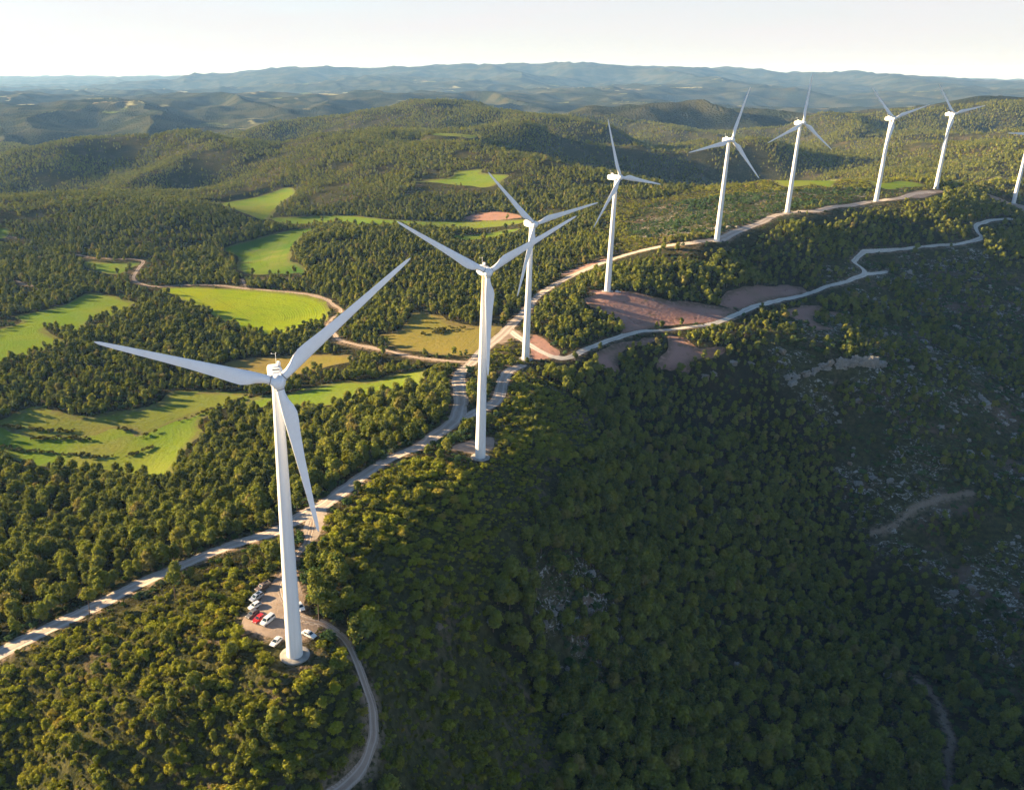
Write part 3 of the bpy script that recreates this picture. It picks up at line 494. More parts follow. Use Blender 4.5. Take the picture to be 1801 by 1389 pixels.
# ease the outlines of roads and fields so that they do not follow the grid's steps
f2 = CLS[:-1, :-1]; h_, v_ = np.nonzero(f2[:, 1:] != f2[:, :-1]); e1 = np.stack([idx[h_, v_ + 1], idx[h_ + 1, v_ + 1]], 1)
h_, v_ = np.nonzero(f2[1:, :] != f2[:-1, :]); e2 = np.stack([idx[h_ + 1, v_], idx[h_ + 1, v_ + 1]], 1); E_ = np.concatenate([e1, e2])
bv, inv = np.unique(E_, return_inverse=True); inv = inv.reshape(-1, 2); P_ = V[bv].copy(); deg = np.bincount(inv.ravel(), minlength=len(bv))[:, None]
for _ in range(7):
    acc = np.zeros_like(P_); np.add.at(acc, inv[:, 0], P_[inv[:, 1]]); np.add.at(acc, inv[:, 1], P_[inv[:, 0]]); P_ = P_ * .4 + acc / deg * .6
V[bv] = P_
for ci, nm in enumerate(NAMES):
    q = Q[fc == ci]
    if not len(q): continue
    used, inv = np.unique(q, return_inverse=True)
    me = np_mesh(nm, V[used], inv.reshape(-1, 4), [M[KEY[ci]]], smooth=True)
    if ci == 0:
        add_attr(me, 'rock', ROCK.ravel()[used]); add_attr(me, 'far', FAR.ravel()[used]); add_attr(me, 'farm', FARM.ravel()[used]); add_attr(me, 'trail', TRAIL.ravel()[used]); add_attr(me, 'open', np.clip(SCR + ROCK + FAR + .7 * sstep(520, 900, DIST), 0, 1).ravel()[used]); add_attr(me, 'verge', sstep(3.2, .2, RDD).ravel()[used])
    else:
        add_attr(me, 'across', ACR.ravel()[used]); add_attr(me, 'edge', EDG.ravel()[used])
    tag(link(nm, me), kind='structure')

# ------------------------------------------------------------------ wind turbines
def lathe(prof, n=40, caps=True):
    V = []; F = []
    for r, z in prof:
        for i in range(n):
            a = 2 * math.pi * i / n; V.append((r * math.cos(a), r * math.sin(a), z))
    bm = bmesh.new(); vs = [bm.verts.new(v) for v in V]
    for j in range(len(prof) - 1):
        for i in range(n):
            bm.faces.new((vs[j * n + i], vs[j * n + (i + 1) % n], vs[(j + 1) * n + (i + 1) % n], vs[(j + 1) * n + i]))
    if caps: bm.faces.new(vs[:n][::-1]); bm.faces.new(vs[-n:])
    return bm

def finish(name, bm, mats, smooth=True, angle=40):
    me = bpy.data.meshes.new(name); bmesh.ops.recalc_face_normals(bm, faces=bm.faces)
    if smooth:
        for f in bm.faces: f.smooth = True
        for e in bm.edges:
            if len(e.link_faces) == 2 and e.calc_face_angle(0) > R(angle): e.smooth = False
    bm.to_mesh(me); bm.free()
    for m in (mats if isinstance(mats, (list, tuple)) else [mats]): me.materials.append(m)
    return me

def add_box(bm, c, s, bev=0., rot=None, taper=None):
    r = bmesh.ops.create_cube(bm, size=1.); vs = r['verts']
    for v in vs:
        co = Vector((v.co.x * s[0], v.co.y * s[1], v.co.z * s[2]))
        if taper and v.co.z > 0: co.x *= taper; co.y *= taper
        if rot is not None: co = rot @ co
        v.co = co + Vector(c)
    if bev:
        es = {e for v in vs for e in v.link_edges}
        bmesh.ops.bevel(bm, geom=list(es), offset=bev, segments=3, profile=.5, affect='EDGES')

def tower_mesh():
    prof = []
    for z0, z1 in ((0.35, 18.5), (18.5, 43.5), (43.5, 76.1)):
        f = lambda z: 2.15 + (1.18 - 2.15) * (z / 76.) ** 1.05
        prof += [(f(z0), z0), (f(z1), z1 - .05), (f(z1) + .035, z1 - .05), (f(z1) + .035, z1 + .05)]
    return lathe(prof, 48)

def nacelle_mesh():
    # rounded box loft along Y: rotor side at -2.3, tail at +6.4
    st = [(-2.35, 1.15, 1.2, 0.), (-2.0, 1.5, 1.55, 0.), (-1.0, 1.72, 1.75, .02), (1.5, 1.78, 1.85, .05), (4.5, 1.72, 1.80, .12), (6.2, 1.6, 1.62, .22), (6.75, 1.35, 1.3, .3), (6.9, .8, .8, .3)]
    bm = bmesh.new(); n = 32; rings = []
    for y, w, h, dz in st:
        ring = []
        for i in range(n):
            a = 2 * math.pi * i / n; c, s = math.cos(a), math.sin(a); p = 5.
            q = (abs(c) ** p + abs(s) ** p) ** (-1 / p)
            ring.append(bm.verts.new((w * c * q, y, h * s * q + dz)))
        rings.append(ring)
    for A, B in zip(rings, rings[1:]):
        for i in range(n): bm.faces.new((A[i], A[(i + 1) % n], B[(i + 1) % n], B[i]))
    bm.faces.new(rings[0]); bm.faces.new(rings[-1][::-1])
    return bm

def hub_mesh():
    bm = lathe([(1.5, -1.05), (1.72, -.9), (1.80, 0.), (1.74, .7), (1.55, 1.25), (1.2, 1.72), (.7, 2.02), (.25, 2.14), (.02, 2.15)], 40)
    bmesh.ops.rotate(bm, verts=bm.verts, cent=(0, 0, 0), matrix=Matrix.Rotation(R(90), 3, 'X'))   # +Z -> -Y
    for a in (0, 120, 240):      # blade sockets
        s = lathe([(1.06, .6), (1.12, 1.5), (1.12, 1.74)], 28); t = bpy.data.meshes.new('t'); s.to_mesh(t); s.free()
        t.transform(Matrix.Rotation(R(a), 4, 'Y')); bm.from_mesh(t); bpy.data.meshes.remove(t)
    return bm

def blade_mesh():
    RB = 39.9
    st = []   # r, leading edge, trailing edge, thickness, twist, roundness
    for t, le, te, th, tw, rd in ((.045, 1.0, -1.0, 2., 0, 1), (.08, 1.0, -1.02, 1.95, 8, .95), (.12, 1.02, -1.42, 1.6, 12, .6), (.16, 1.03, -2.15, 1.2, 12, .3), (.205, 1.0, -2.55, .92, 10.5, 0), (.26, .94, -2.40, .74, 8.5, 0),
        (.35, .84, -1.98, .54, 6.5, 0), (.5, .70, -1.50, .36, 4, 0), (.65, .58, -1.16, .25, 2, 0), (.8, .46, -.86, .17, .8, 0), (.92, .36, -.60, .11, 0, 0), (.975, .27, -.40, .07, 0, 0), (.995, .12, -.18, .04, 0, 0), (1., .02, -.06, .02, 0, 0)):
        st.append((t * RB, le, te, th, tw, rd))
    bm = bmesh.new(); n = 26; rings = []
    for r, le, te, th, tw, rd in st:
        ring = []
        for i in range(n):
            a = 2 * math.pi * i / n
            xc = (le + te) / 2 + (le - te) / 2 * math.cos(a); circ = math.sin(a) * th / 2
            u = (1 + math.cos(a)) / 2      # 1 at leading edge
            foil = (1 if math.sin(a) >= 0 else -1) * th / 2 * 1.9 * (max(1 - u, 0) ** .5) * u ** 1.1 * 1.25
            foil = (1 if math.sin(a) >= 0 else -1) * th * 1.3 * math.sqrt(max(1 - u, 0)) * u ** .9
            y = rd * circ + (1 - rd) * foil
            T = R(tw); x2 = xc * math.cos(T) - y * math.sin(T); y2 = xc * math.sin(T) + y * math.cos(T)
            ring.append(bm.verts.new((x2, y2 - .9 * (r / RB) ** 2, r)))
        rings.append(ring)
    for A, B in zip(rings, rings[1:]):
        for i in range(n): bm.faces.new((A[i], A[(i + 1) % n], B[(i + 1) % n], B[i]))
    bm.faces.new(rings[0][::-1]); bm.faces.new(rings[-1])
    return bm

T_TOWER = finish('tower', tower_mesh(), M['white']); T_RUST = finish('tower', tower_mesh(), M['rusty'])
T_NAC = finish('nacelle', nacelle_mesh(), M['white'], angle=55); T_HUB = finish('hub', hub_mesh(), M['blade']); T_BLADE = finish('blade', blade_mesh(), M['blade'], angle=60)
T_RING = finish('root_seal', lathe([(1.04, 1.72), (1.13, 1.72), (1.13, 1.90), (1.04, 1.90)], 28), M['grey'])
T_PAD = finish('foundation', lathe([(3.95, -.8), (3.95, .25), (3.8, .32), (2.6, .36)], 56), M['concrete'])
bm = bmesh.new(); add_box(bm, (0, 0, 0), (.9, .12, 2.1), .04); T_DOOR = finish('door', bm, M['grey'])
bm = bmesh.new(); add_box(bm, (0, 3.2, 1.93), (1.5, 1.9, .14), .05); add_box(bm, (0, 3.2, 2.02), (1.2, 1.5, .06), .02); T_HATCH = finish('roof_hatch', bm, M['white'])
bm = bmesh.new(); add_box(bm, (0, .3, 1.90), (1.7, .5, .10), .03); T_SLOT = finish('roof_slot', bm, M['dark'])
bm = bmesh.new(); add_box(bm, (1.15, 4.6, 2.3), (.75, 1.7, .9), .2); T_COOL = finish('cooler', bm, M['white'])
bm = lathe([(.05, 1.9), (.05, 4.6)], 10); add_box(bm, (-.45, 0, 4.45), (1.0, .05, .05)); add_box(bm, (-.95, 0, 4.55), (.22, .22, .22), .05); add_box(bm, (.1, 0, 4.65), (.2, .2, .2), .05)
bmesh.ops.translate(bm, verts=bm.verts, vec=(.6, 5.6, 0)); T_MAST = finish('weather_mast', bm, M['white'])

TLAB = {1: 'white wind turbine nearest the viewer with parked cars round its foot', 2: 'white wind turbine with rust streaks below its nacelle by the forked gravel road',
    3: 'white wind turbine standing where the loop road ends beside the triangular verge', 4: 'white wind turbine by the red field with a tiny white car at its foot',
    5: 'white wind turbine beside the ridge road just above the shaded wooded slope,', 6: 'white wind turbine on the ridge below a green crop field, with one blade straight up',
    7: 'white wind turbine on the ridge road before the green field end', 8: 'white wind turbine on the bare earth yard where the ridge road ends',
    9: 'white wind turbine cut by the photo edge on the orange earth bank'}
FLEX = {(1, 0): (-1.4, 1.), (1, 1): (.6, 1.035), (1, 2): (0, .965)}      # the near rotor bends a little in the wind
for i, (x, y, z, phi, yaw) in TURB.items():
    t = empty('wind_turbine', (x, y, z), R(yaw)); tag(t, TLAB[i], 'wind turbine', 'wind turbines along the ridge')
    link('foundation', T_PAD, t)
    tw = link('tower', T_RUST if i == 2 else T_TOWER, t)
    dr = link('door', T_DOOR, tw, (0, 2.16, 1.7))
    nc = link('nacelle', T_NAC, t, (0, 0, 78)); nc.rotation_euler = (R(-5), 0, 0)
    for nm, me in (('roof_hatch', T_HATCH), ('roof_slot', T_SLOT), ('cooler', T_COOL), ('weather_mast', T_MAST)): link(nm, me, nc)
    hc = Vector((0, -3.686, 78.32)); tilt = Matrix.Rotation(R(-5), 4, 'X')
    h = link('hub', T_HUB, t); h.matrix_basis = Matrix.Translation(hc) @ tilt @ Matrix.Rotation(R(phi), 4, 'Y')
    for j in range(3):
        da, sc = FLEX.get((i, j), (0, 1)); b = link('blade', T_BLADE, t); b.matrix_basis = Matrix.Translation(hc) @ tilt @ Matrix.Rotation(R(phi + da + 120 * j), 4, 'Y') @ Matrix.Diagonal((1, 1, sc, 1))
        link('root_seal', T_RING, b)

# ------------------------------------------------------------------ vehicles
def mat_paint(name, col): return mat_plain(name, col, .3, 0, .5, .6)
P_WHITE = mat_paint('white_paint', (.78, .78, .78)); P_RED = mat_paint('red_paint', (.55, .02, .015)); P_SILV = mat_plain('silver_paint', (.45, .50, .58), .3, .5, .5, .6)
P_GREY = mat_plain('grey_paint', (.16, .15, .14), .35, .3, .5, .6); P_BROWN = mat_plain('bronze_paint', (.17, .12, .09), .35, .3, .5, .6)
GLASS = mat_plain('car_glass', (.02, .035, .045), .08, 0, .6); TYRE = mat_plain('tyre_rubber', (.02, .02, .02), .8); RIM = mat_plain('wheel_rim', (.45, .45, .46), .4, .6)
LAMP = mat_plain('lamp_glass', (.75, .75, .72), .15); TAIL = mat_plain('tail_lamp', (.40, .02, .02), .2); TRIM = mat_plain('black_trim', (.03, .03, .03), .6); BED = mat_plain('load_bed', (.07, .06, .055), .8)
KINDS = { # length, width, height, bonnet end, windscreen top, rear roof, rear glass foot, belt, bonnet height
    'hatch': (4.05, 1.74, 1.48, .95, .18, -1.45, -1.92, .92, .86), 'low': (4.2, 1.74, 1.38, 1.0, .10, -1.2, -1.75, .88, .80), 'sedan': (4.55, 1.78, 1.42, 1.05, .25, -1.0, -1.6, .90, .84),
    'van': (4.75, 1.86, 1.86, 1.45, .75, -2.15, -2.32, 1.08, 1.0), 'mini': (4.5, 1.82, 1.68, 1.25, .45, -1.85, -2.15, 1.02, .95), 'pickup': (5.1, 1.85, 1.76, 1.15, .55, -.55, -.75, 1.08, 1.0)}

def quad_mesh(name, pts, mat, th=.012):
    bm = bmesh.new(); vs = [bm.verts.new(p) for p in pts]; f = bm.faces.new(vs); bm.normal_update()
    r = bmesh.ops.extrude_face_region(bm, geom=[f]); n = f.normal.copy()
    for v in r['geom']:
        if isinstance(v, bmesh.types.BMVert): v.co += n * th
    return finish(name, bm, mat, False)

def car(kind, paint, a, b, label, cat, name='parked_car', extra=None):
    L, Wd, Hh, xb, xt, xr, xg, belt, bon = KINDS[kind]; w = Wd / 2; f = L / 2
    ax, ay = a; bx, by = b; cx_, cy_ = (ax + bx) / 2, (ay + by) / 2; ang = math.atan2(by - ay, bx - ax)
    g = [float(gz(cx_ + dx * math.cos(ang), cy_ + dx * math.sin(ang))[0]) for dx in (-1.3, 1.3)]
    t = empty(name, (cx_, cy_, (g[0] + g[1]) / 2 + .02)); t.rotation_euler = (0, -math.atan2(g[1] - g[0], 2.6), ang); tag(t, label, cat, 'vehicles parked at the turbines')
    # lower body, lofted nose to tail
    tailz = belt - .02 if kind in ('sedan',) else belt
    st = [(-f, .45, tailz - .12, w * .86), (-f + .10, .26, tailz - .01, w * .95), (-f + .6, .22, tailz, w), (xg, .22, belt, w), (0, .20, belt, w), (xb, .22, belt - .01, w), (xb + .35, .22, bon + .02, w * .99), (f - .35, .24, bon - .05, w * .95), (f - .08, .28, bon - .16, w * .86), (f, .40, bon - .28, w * .76)]
    bm = bmesh.new(); rings = []
    for x, zb, zt, hw in st:
        c = [(hw * .9, zb), (hw, zb + .14), (hw, (zb + zt) / 2), (hw * .985, zt - .10), (hw * .90, zt)]
        rings.append([bm.verts.new((x, y, z)) for y, z in c] + [bm.verts.new((x, -y, z)) for y, z in c[::-1]])
    for A, B in zip(rings, rings[1:]):
        for i in range(10): bm.faces.new((A[i], A[(i + 1) % 10], B[(i + 1) % 10], B[i]))
    bm.faces.new(rings[0]); bm.faces.new(rings[-1][::-1])
    # cabin shell
    wb, wt = w * .93, w * .74; zt = Hh
    ring = [(xg, wb, belt - .03), (xb, wb, belt - .04), (xt, wt, zt - .03), (xr, wt, zt - .05)]
    q = [bm.verts.new(p) for p in ring] + [bm.verts.new((p[0], -p[1], p[2])) for p in ring]
    rt = [bm.verts.new(p) for p in ((xt - .15, wt * .9, zt + .02), (xr + .15, wt * .9, zt), (xr + .15, -wt * .9, zt), (xt - .15, -wt * .9, zt + .02))]
    for fc_ in ((q[0], q[1], q[2], q[3]), (q[7], q[6], q[5], q[4]), (q[1], q[5], q[6], q[2]), (q[4], q[0], q[3], q[7]), (q[2], q[6], rt[3], rt[0]), (q[3], q[2], rt[0], rt[1]), (q[7], q[3], rt[1], rt[2]), (q[6], q[7], rt[2], rt[3]), (rt[0], rt[3], rt[2], rt[1])): bm.faces.new(fc_)
    if kind == 'pickup':
        for s in (-1, 1): add_box(bm, ((-f + xg) / 2 + .05, s * (w - .07), belt + .1), (abs(-f - xg) - .1, .1, .3), .02)
        add_box(bm, (-f + .1, 0, belt + .1), (.1, Wd - .2, .3), .02)
    body = link('body', finish('body', bm, paint, True, 28), t)
    if kind == 'pickup':
        bm = bmesh.new(); add_box(bm, ((-f + xg) / 2, 0, belt + .06), (abs(-f - xg) - .3, Wd - .26, .12), .02); link('load_bed', finish('load_bed', bm, BED), t)
    lerp = lambda p, q_, u: tuple(p[i] + (q_[i] - p[i]) * u for i in range(3))
    def pane(nm, A, B, C_, D_, m=.1, par=t):
        c = lambda u, v: lerp(lerp(A, B, u), lerp(D_, C_, u), v); link(nm, quad_mesh(nm, [c(m, .12), c(1 - m, .12), c(1 - m, .9), c(m, .9)], GLASS), par)
    mir = lambda p: (p[0], -p[1], p[2])
    pane('windscreen', ring[1], mir(ring[1]), mir(ring[2]), ring[2], .07)
    pane('rear_window', mir(ring[0]), ring[0], ring[3], mir(ring[3]), .12)
    for s in (1, -1):
        A, B, C_, D_ = ring; 
        if s < 0: A, B, C_, D_ = mir(B), mir(A), mir(D_), mir(C_)
        mid0 = lerp(A, B, .48); mid1 = lerp(D_, C_, .48)
        for a0, b0, c0, d0 in ((A, mid0, mid1, D_), (mid0, B, C_, mid1)): pane('side_window', b0 if s < 0 and False else a0, b0, c0, d0, .06)
        for fx in (f - .78, -f + .82):
            bm = lathe([(.20, -.10), (.31, -.11), (.325, -.06), (.325, .06), (.31, .11), (.20, .10)], 20); bmesh.ops.rotate(bm, verts=bm.verts, cent=(0, 0, 0), matrix=Matrix.Rotation(R(90), 3, 'X'))
            wh = link('wheel', finish('wheel', bm, TYRE), t, (fx, s * (w - .08), .325))
            bm = lathe([(.05, -.115), (.2, -.118), (.2, .118), (.05, .115)], 16); bmesh.ops.rotate(bm, verts=bm.verts, cent=(0, 0, 0), matrix=Matrix.Rotation(R(90), 3, 'X')); link('rim', finish('rim', bm, RIM), wh)
        bm = bmesh.new(); add_box(bm, (f - .1, s * w * .66, bon - .2), (.2, .36, .14), .03); link('headlight', finish('headlight', bm, LAMP), t)
        bm = bmesh.new(); add_box(bm, (-f + .05, s * w * .80, belt - .16), (.14, .22, .26), .03); link('tail_light', finish('tail_light', bm, TAIL), t)
        bm = bmesh.new(); add_box(bm, (xb - .12, s * (w + .07), belt + .04), (.12, .18, .13), .03); link('mirror', finish('mirror', bm, paint), t)
    bm = bmesh.new(); add_box(bm, (f - .03, 0, .38), (.14, Wd * .72, .2), .04); link('front_bumper', finish('front_bumper', bm, TRIM), t)
    if kind == 'mini':
        bm = bmesh.new(); add_box(bm, (-.75, 0, Hh + .02), (1.2, .95, .04), .015); link('sunroof', finish('sunroof', bm, GLASS), t)
    return t

car('pickup', P_BROWN, *SPOTS['pickup'], 'bronze pickup truck with open load bed, farthest of the row from the tower foot', 'pickup', 'parked_pickup')
car('mini', P_SILV, *SPOTS['minivan'], 'silver blue people carrier with a dark roof panel beside the bronze pickup', 'car')
car('hatch', P_WHITE, *SPOTS['white_hatch'], 'white hatchback parked between the silver people carrier and the grey hatchback', 'car')
car('hatch', P_GREY, *SPOTS['grey_hatch'], 'dark grey hatchback parked beside the red car', 'car')
car('hatch', P_RED, *SPOTS['red_hatch'], 'red hatchback parked beside the white van', 'car')
car('van', P_WHITE, *SPOTS['van'], 'white van parked at the end of the row beside the red car', 'van', 'parked_van')
car('low', P_WHITE, *SPOTS['low_hatch'], 'white car parked alone by the rim of the round concrete foundation', 'car')
car('sedan', P_WHITE, *SPOTS['sedan'], 'white saloon car parked on the track side of the nearest tower', 'car')
car('hatch', P_WHITE, *SPOTS['hidden'], 'white car half hidden behind the nearest tower', 'car')
car('hatch', P_WHITE, *SPOTS['far_car'], 'tiny white car parked beside the tower at the red field', 'car')

# ------------------------------------------------------------------ plants
def ico(sub):
    bm = bmesh.new(); bmesh.ops.create_icosphere(bm, subdivisions=sub, radius=1.); bm.verts.ensure_lookup_table()
    V = np.array([v.co[:] for v in bm.verts]); F = np.array([[v.index for v in f.verts] for f in bm.faces]); bm.free(); return V, F
ICO1, ICO2 = ico(1), ico(2)

def leaf_cloud(g, centres, radii, per, size, flat=1.):
    """small quads scattered over clump surfaces -> (V, F)"""
    n = len(centres) * per
    C_ = np.repeat(centres, per, 0); r = np.repeat(radii, per)[:, None]
    d = g.normal(size=(n, 3)); d /= np.linalg.norm(d, axis=1)[:, None]; d[:, 2] = np.where(d[:, 2] < -.35, -d[:, 2], d[:, 2])
    p = C_ + d * r * (.66 + .62 * g.random((n, 1)) ** 1.4) * np.array([1, 1, flat])
    nn = d + g.normal(size=(n, 3)) * .55; nn /= np.linalg.norm(nn, axis=1)[:, None]
    t = np.cross(nn, g.normal(size=(n, 3))); t /= np.linalg.norm(t, axis=1)[:, None] + 1e-9; b = np.cross(nn, t)
    s = size * (.6 + .8 * g.random((n, 1))); s2 = s * (.55 + .4 * g.random((n, 1)))
    V = np.stack([p - t * s - b * s2 * .4, p + b * s2 - t * s * .1, p + t * s + b * s2 * .3, p - b * s2], 1).reshape(-1, 3)
    return V, np.arange(n * 4).reshape(n, 4)

def lump(g, V0, F0, c, r, amp=.25):
    k = g.random(3) * 9; d = 1 + amp * (np.sin(V0[:, 0] * 3.1 + k[0]) * np.cos(V0[:, 1] * 2.7 + k[1]) + .6 * np.sin(V0[:, 2] * 4.3 + k[2]))
    return V0 * d[:, None] * r + c, F0

def tri2quad(F): return np.concatenate([F, F[:, 2:3]], 1)

def join(parts):
    Vs = []; Fs = []; o = 0
    for V_, F_ in parts: Vs.append(V_); Fs.append(F_ + o); o += len(V_)
    return np.concatenate(Vs), Fs

def mesh_from(name, parts, mats, ids):
    """parts: (V, F) with tri or quad faces"""
    me = bpy.data.meshes.new(name); o = 0; Vs = []; li = []; ls = []; mi = []; cur = 0
    for (V_, F_), m in zip(parts, ids):
        Vs.append(V_); li.append((F_ + o).ravel()); k = F_.shape[1]; ls.append(cur + np.arange(len(F_)) * k); cur += F_.size; mi.append(np.full(len(F_), m)); o += len(V_)
    V_ = np.concatenate(Vs).astype(np.float32); li = np.concatenate(li).astype(np.int32); ls = np.concatenate(ls).astype(np.int32)
    me.vertices.add(len(V_)); me.vertices.foreach_set('co', V_.ravel()); me.loops.add(len(li)); me.loops.foreach_set('vertex_index', li)
    me.polygons.add(len(ls)); me.polygons.foreach_set('loop_start', ls); me.polygons.foreach_set('material_index', np.concatenate(mi).astype(np.int32))
    for m in mats: me.materials.append(m)
    me.update(calc_edges=True); return me

def tube(pts, rad, n=6):
    V_ = []; F_ = []
    for (p, r) in zip(pts, rad):
        for i in range(n): a = 2 * math.pi * i / n; V_.append((p[0] + r * math.cos(a), p[1] + r * math.sin(a), p[2]))
    for j in range(len(pts) - 1):
        for i in range(n): F_.append((j * n + i, j * n + (i + 1) % n, (j + 1) * n + (i + 1) % n, (j + 1) * n + i))
    return np.array(V_, float), np.array(F_)

def pine_parts(seed, lod, style='round'):
    """a pine one unit tall -> (crown parts, trunk parts)"""
    g = np.random.default_rng(seed); crown = []; nc = {0: 26, 1: 14, 2: 8}[lod]; per = {0: 40, 1: 24, 2: 11}[lod]; size = {0: .034, 1: .046, 2: .070}[lod]
    wid = .20 + .10 * g.random(); tip = g.random(); lean = g.normal(size=2) * .10; squash = .75 + .25 * g.random()
    C_ = []; Rd = []
    while len(C_) < nc:
        a = g.random() * 2 * math.pi; z = g.random()
        if style == 'umbrella': zz = .74 + .20 * z; rr_ = wid * 1.25 * math.sqrt(g.random()) * (1 - .5 * z)
        else: zz = .26 + .66 * z; prof_ = (math.sin(math.pi * min(1., (.18 + .82 * z)) ** 1.15) ** .6) * (1 - .35 * tip * z); rr_ = wid * prof_ * (.55 + .45 * math.sqrt(g.random()))
        c = np.array([rr_ * math.cos(a) + lean[0] * zz, rr_ * math.sin(a) * squash + lean[1] * zz, zz])
        if lod < 2 and C_ and min(np.linalg.norm(c - q) for q in C_) < .10: continue
        C_.append(c); Rd.append((.07 + .115 * g.random() ** 1.3) * (1.15 if lod == 2 else 1.))
    C_ = np.array(C_); Rd = np.array(Rd)
    crown.append(leaf_cloud(g, C_, Rd, per, size))
    V0, F0 = ICO1
    if lod < 2:
        for c, r in zip(C_, Rd): crown.append(lump(g, V0, F0, c, r * .70))
    if style == 'umbrella': crown.append(lump(g, V0 * np.array([1, 1, .34]), F0, np.array([0, 0, .82]), wid * .95))
    else: crown.append(lump(g, ICO2[0] * np.array([1, 1, 1.05]), ICO2[1], np.array([lean[0] * .56, lean[1] * .56, .54]), wid * .66, .22))
    top = .8 if style == 'umbrella' else .62
    bend = g.normal(size=2) * .02
    trunk = [tube([(0, 0, -.06), (bend[0], bend[1], .3), (bend[0] * 1.5, bend[1] * 1.5, top)], [.026, .020, .010])]
    for j in range(4 if lod == 0 else 0):
        a = g.random() * 6.28; z0 = (.5 if style == 'umbrella' else .25) + .08 * j; 
        P0 = np.array([bend[0], bend[1], z0]); P1 = P0 + np.array([math.cos(a) * .2, math.sin(a) * .2, .14]); trunk.append(tube([P0, (P0 + P1) / 2 + [0, 0, .01], P1], [.011, .008, .004], 5))
    return crown, trunk

def shrub_parts(seed, lod):
    g = np.random.default_rng(seed); nc = {0: 15, 1: 6}[lod]; per = {0: 42, 1: 16}[lod]
    C_ = []; Rd = []
    for j in range(nc):
        a = g.random() * 6.28; rr_ = .42 * math.sqrt(g.random()); C_.append((rr_ * math.cos(a), rr_ * math.sin(a) * .9, .22 + .42 * g.random() * (1 - rr_))); Rd.append(.11 + .17 * g.random())
    C_ = np.array(C_); Rd = np.array(Rd)
    return [leaf_cloud(g, C_, Rd, per, {0: .058, 1: .095}[lod])] + [lump(g, *ICO1, c, r * .68) for c, r in zip(C_, Rd)]

def tussock_parts(seed):
    g = np.random.default_rng(seed); C_ = g.normal(size=(6, 3)) * [.28, .28, .05] + [0, 0, .12]; Rd = .15 + .1 * g.random(6)
    return [leaf_cloud(g, C_, Rd, 12, .085, .7)] + [lump(g, *ICO1, c, r * .75) for c, r in zip(C_[:3], Rd)]

PINE = {}; PINE_CROWN = []; PINE_TRUNK = []
for s in range(8):
    cr, tr = pine_parts(100 + s, 0); PINE_CROWN.append(mesh_from('crown', cr, [M['pine']], [0] * len(cr))); PINE_TRUNK.append(mesh_from('trunk', tr, [M['bark']], [0] * len(tr)))
FOREST_MESH = []
for lod, cnt in ((0, 8), (1, 8), (2, 8)):
    for s in range(cnt):
        cr, tr = pine_parts(100 + s, lod); FOREST_MESH.append(mesh_from('pine', cr + tr, [M['pine'], M['bark']], [0] * len(cr) + [1] * len(tr)))
SHRUB_MESH = []
for lod, cnt in ((0, 7), (1, 6)):
    for s in range(cnt): q = shrub_parts(300 + s, lod); SHRUB_MESH.append(mesh_from('shrub', q, [M['shrub']], [0] * len(q)))
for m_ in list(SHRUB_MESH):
    m2 = m_.copy(); m2.materials[0] = M['shaded_shrub']; SHRUB_MESH.append(m2)  # same shrubs again in the shade-darkened leaf colour
TUSS_MESH = []
for s in range(6): q = tussock_parts(500 + s); TUSS_MESH.append(mesh_from('tussock', q, [M['tussock']], [0] * len(q)))

# what the camera side can see: running horizon along each bearing
ELV = (GZ + 0. - CAM_Z) / DIST; HOR = np.maximum.accumulate(ELV, axis=0)
def seen(x, y, ztop, tol=.004):
    u, v = uv_of(x, y); iu = np.clip(np.round(u).astype(int), 0, NA - 1); iv = np.clip(v.astype(int), 0, NR - 1)
    return (ztop - CAM_Z) / np.hypot(x, y) > HOR[iv, iu] - tol
TH = R(20.8)
def to_pixel(x, y, z):
    """where a point falls in the photograph (1801 x 1389), to tell which plants show largest"""
    zz = z - CAM_Z; dep = y * math.cos(TH) - zz * math.sin(TH); up = y * math.sin(TH) + zz * math.cos(TH)
    return 748.2 + 1481.3 * x / dep, 694 - 1481.3 * up / dep, dep

def scatter(s, d0, d1, a0, a1, g, jit=.46):
    xs = np.arange(-d1 * .85, d1 * .85, s); ys = np.arange(-40, d1, s)
    X, Y = np.meshgrid(xs, ys); X = X + (g.random(X.shape) - .5) * 2 * jit * s; Y = Y + (g.random(Y.shape) - .5) * 2 * jit * s
    X[::2] += s * .5; D = np.hypot(X, Y); A = np.degrees(np.arctan2(X, Y)); m = (D > d0) & (D < d1) & (A > a0) & (A < a1)
    return X[m], Y[m]

CARS = np.array([p for k_ in ('pickup', 'minivan', 'white_hatch', 'grey_hatch', 'red_hatch', 'van', 'low_hatch', 'sedan', 'hidden', 'far_car') for p in SPOTS[k_]])
def keep_off(x, y, clear):
    free = np.ones(len(x), bool)
    for c_ in SPOTS['cliff']:      # bare rock wall and its foot
        q = 1 / math.hypot(*c_); free &= (np.hypot(x - c_[0], y - c_[1]) > 4.2) & (np.hypot(x - c_[0] * (1 - 7 * q), y - c_[1] * (1 - 7 * q)) > 5.)
    for c_ in CARS: free &= np.hypot(x - c_[0], y - c_[1]) > 2.6
    return free & (pick(CLS, x, y) == 0) & (pick(RDD, x, y) > clear) & np.all([np.hypot(x - t[0], y - t[1]) > 6.5 for t in TURB.values()], axis=0)

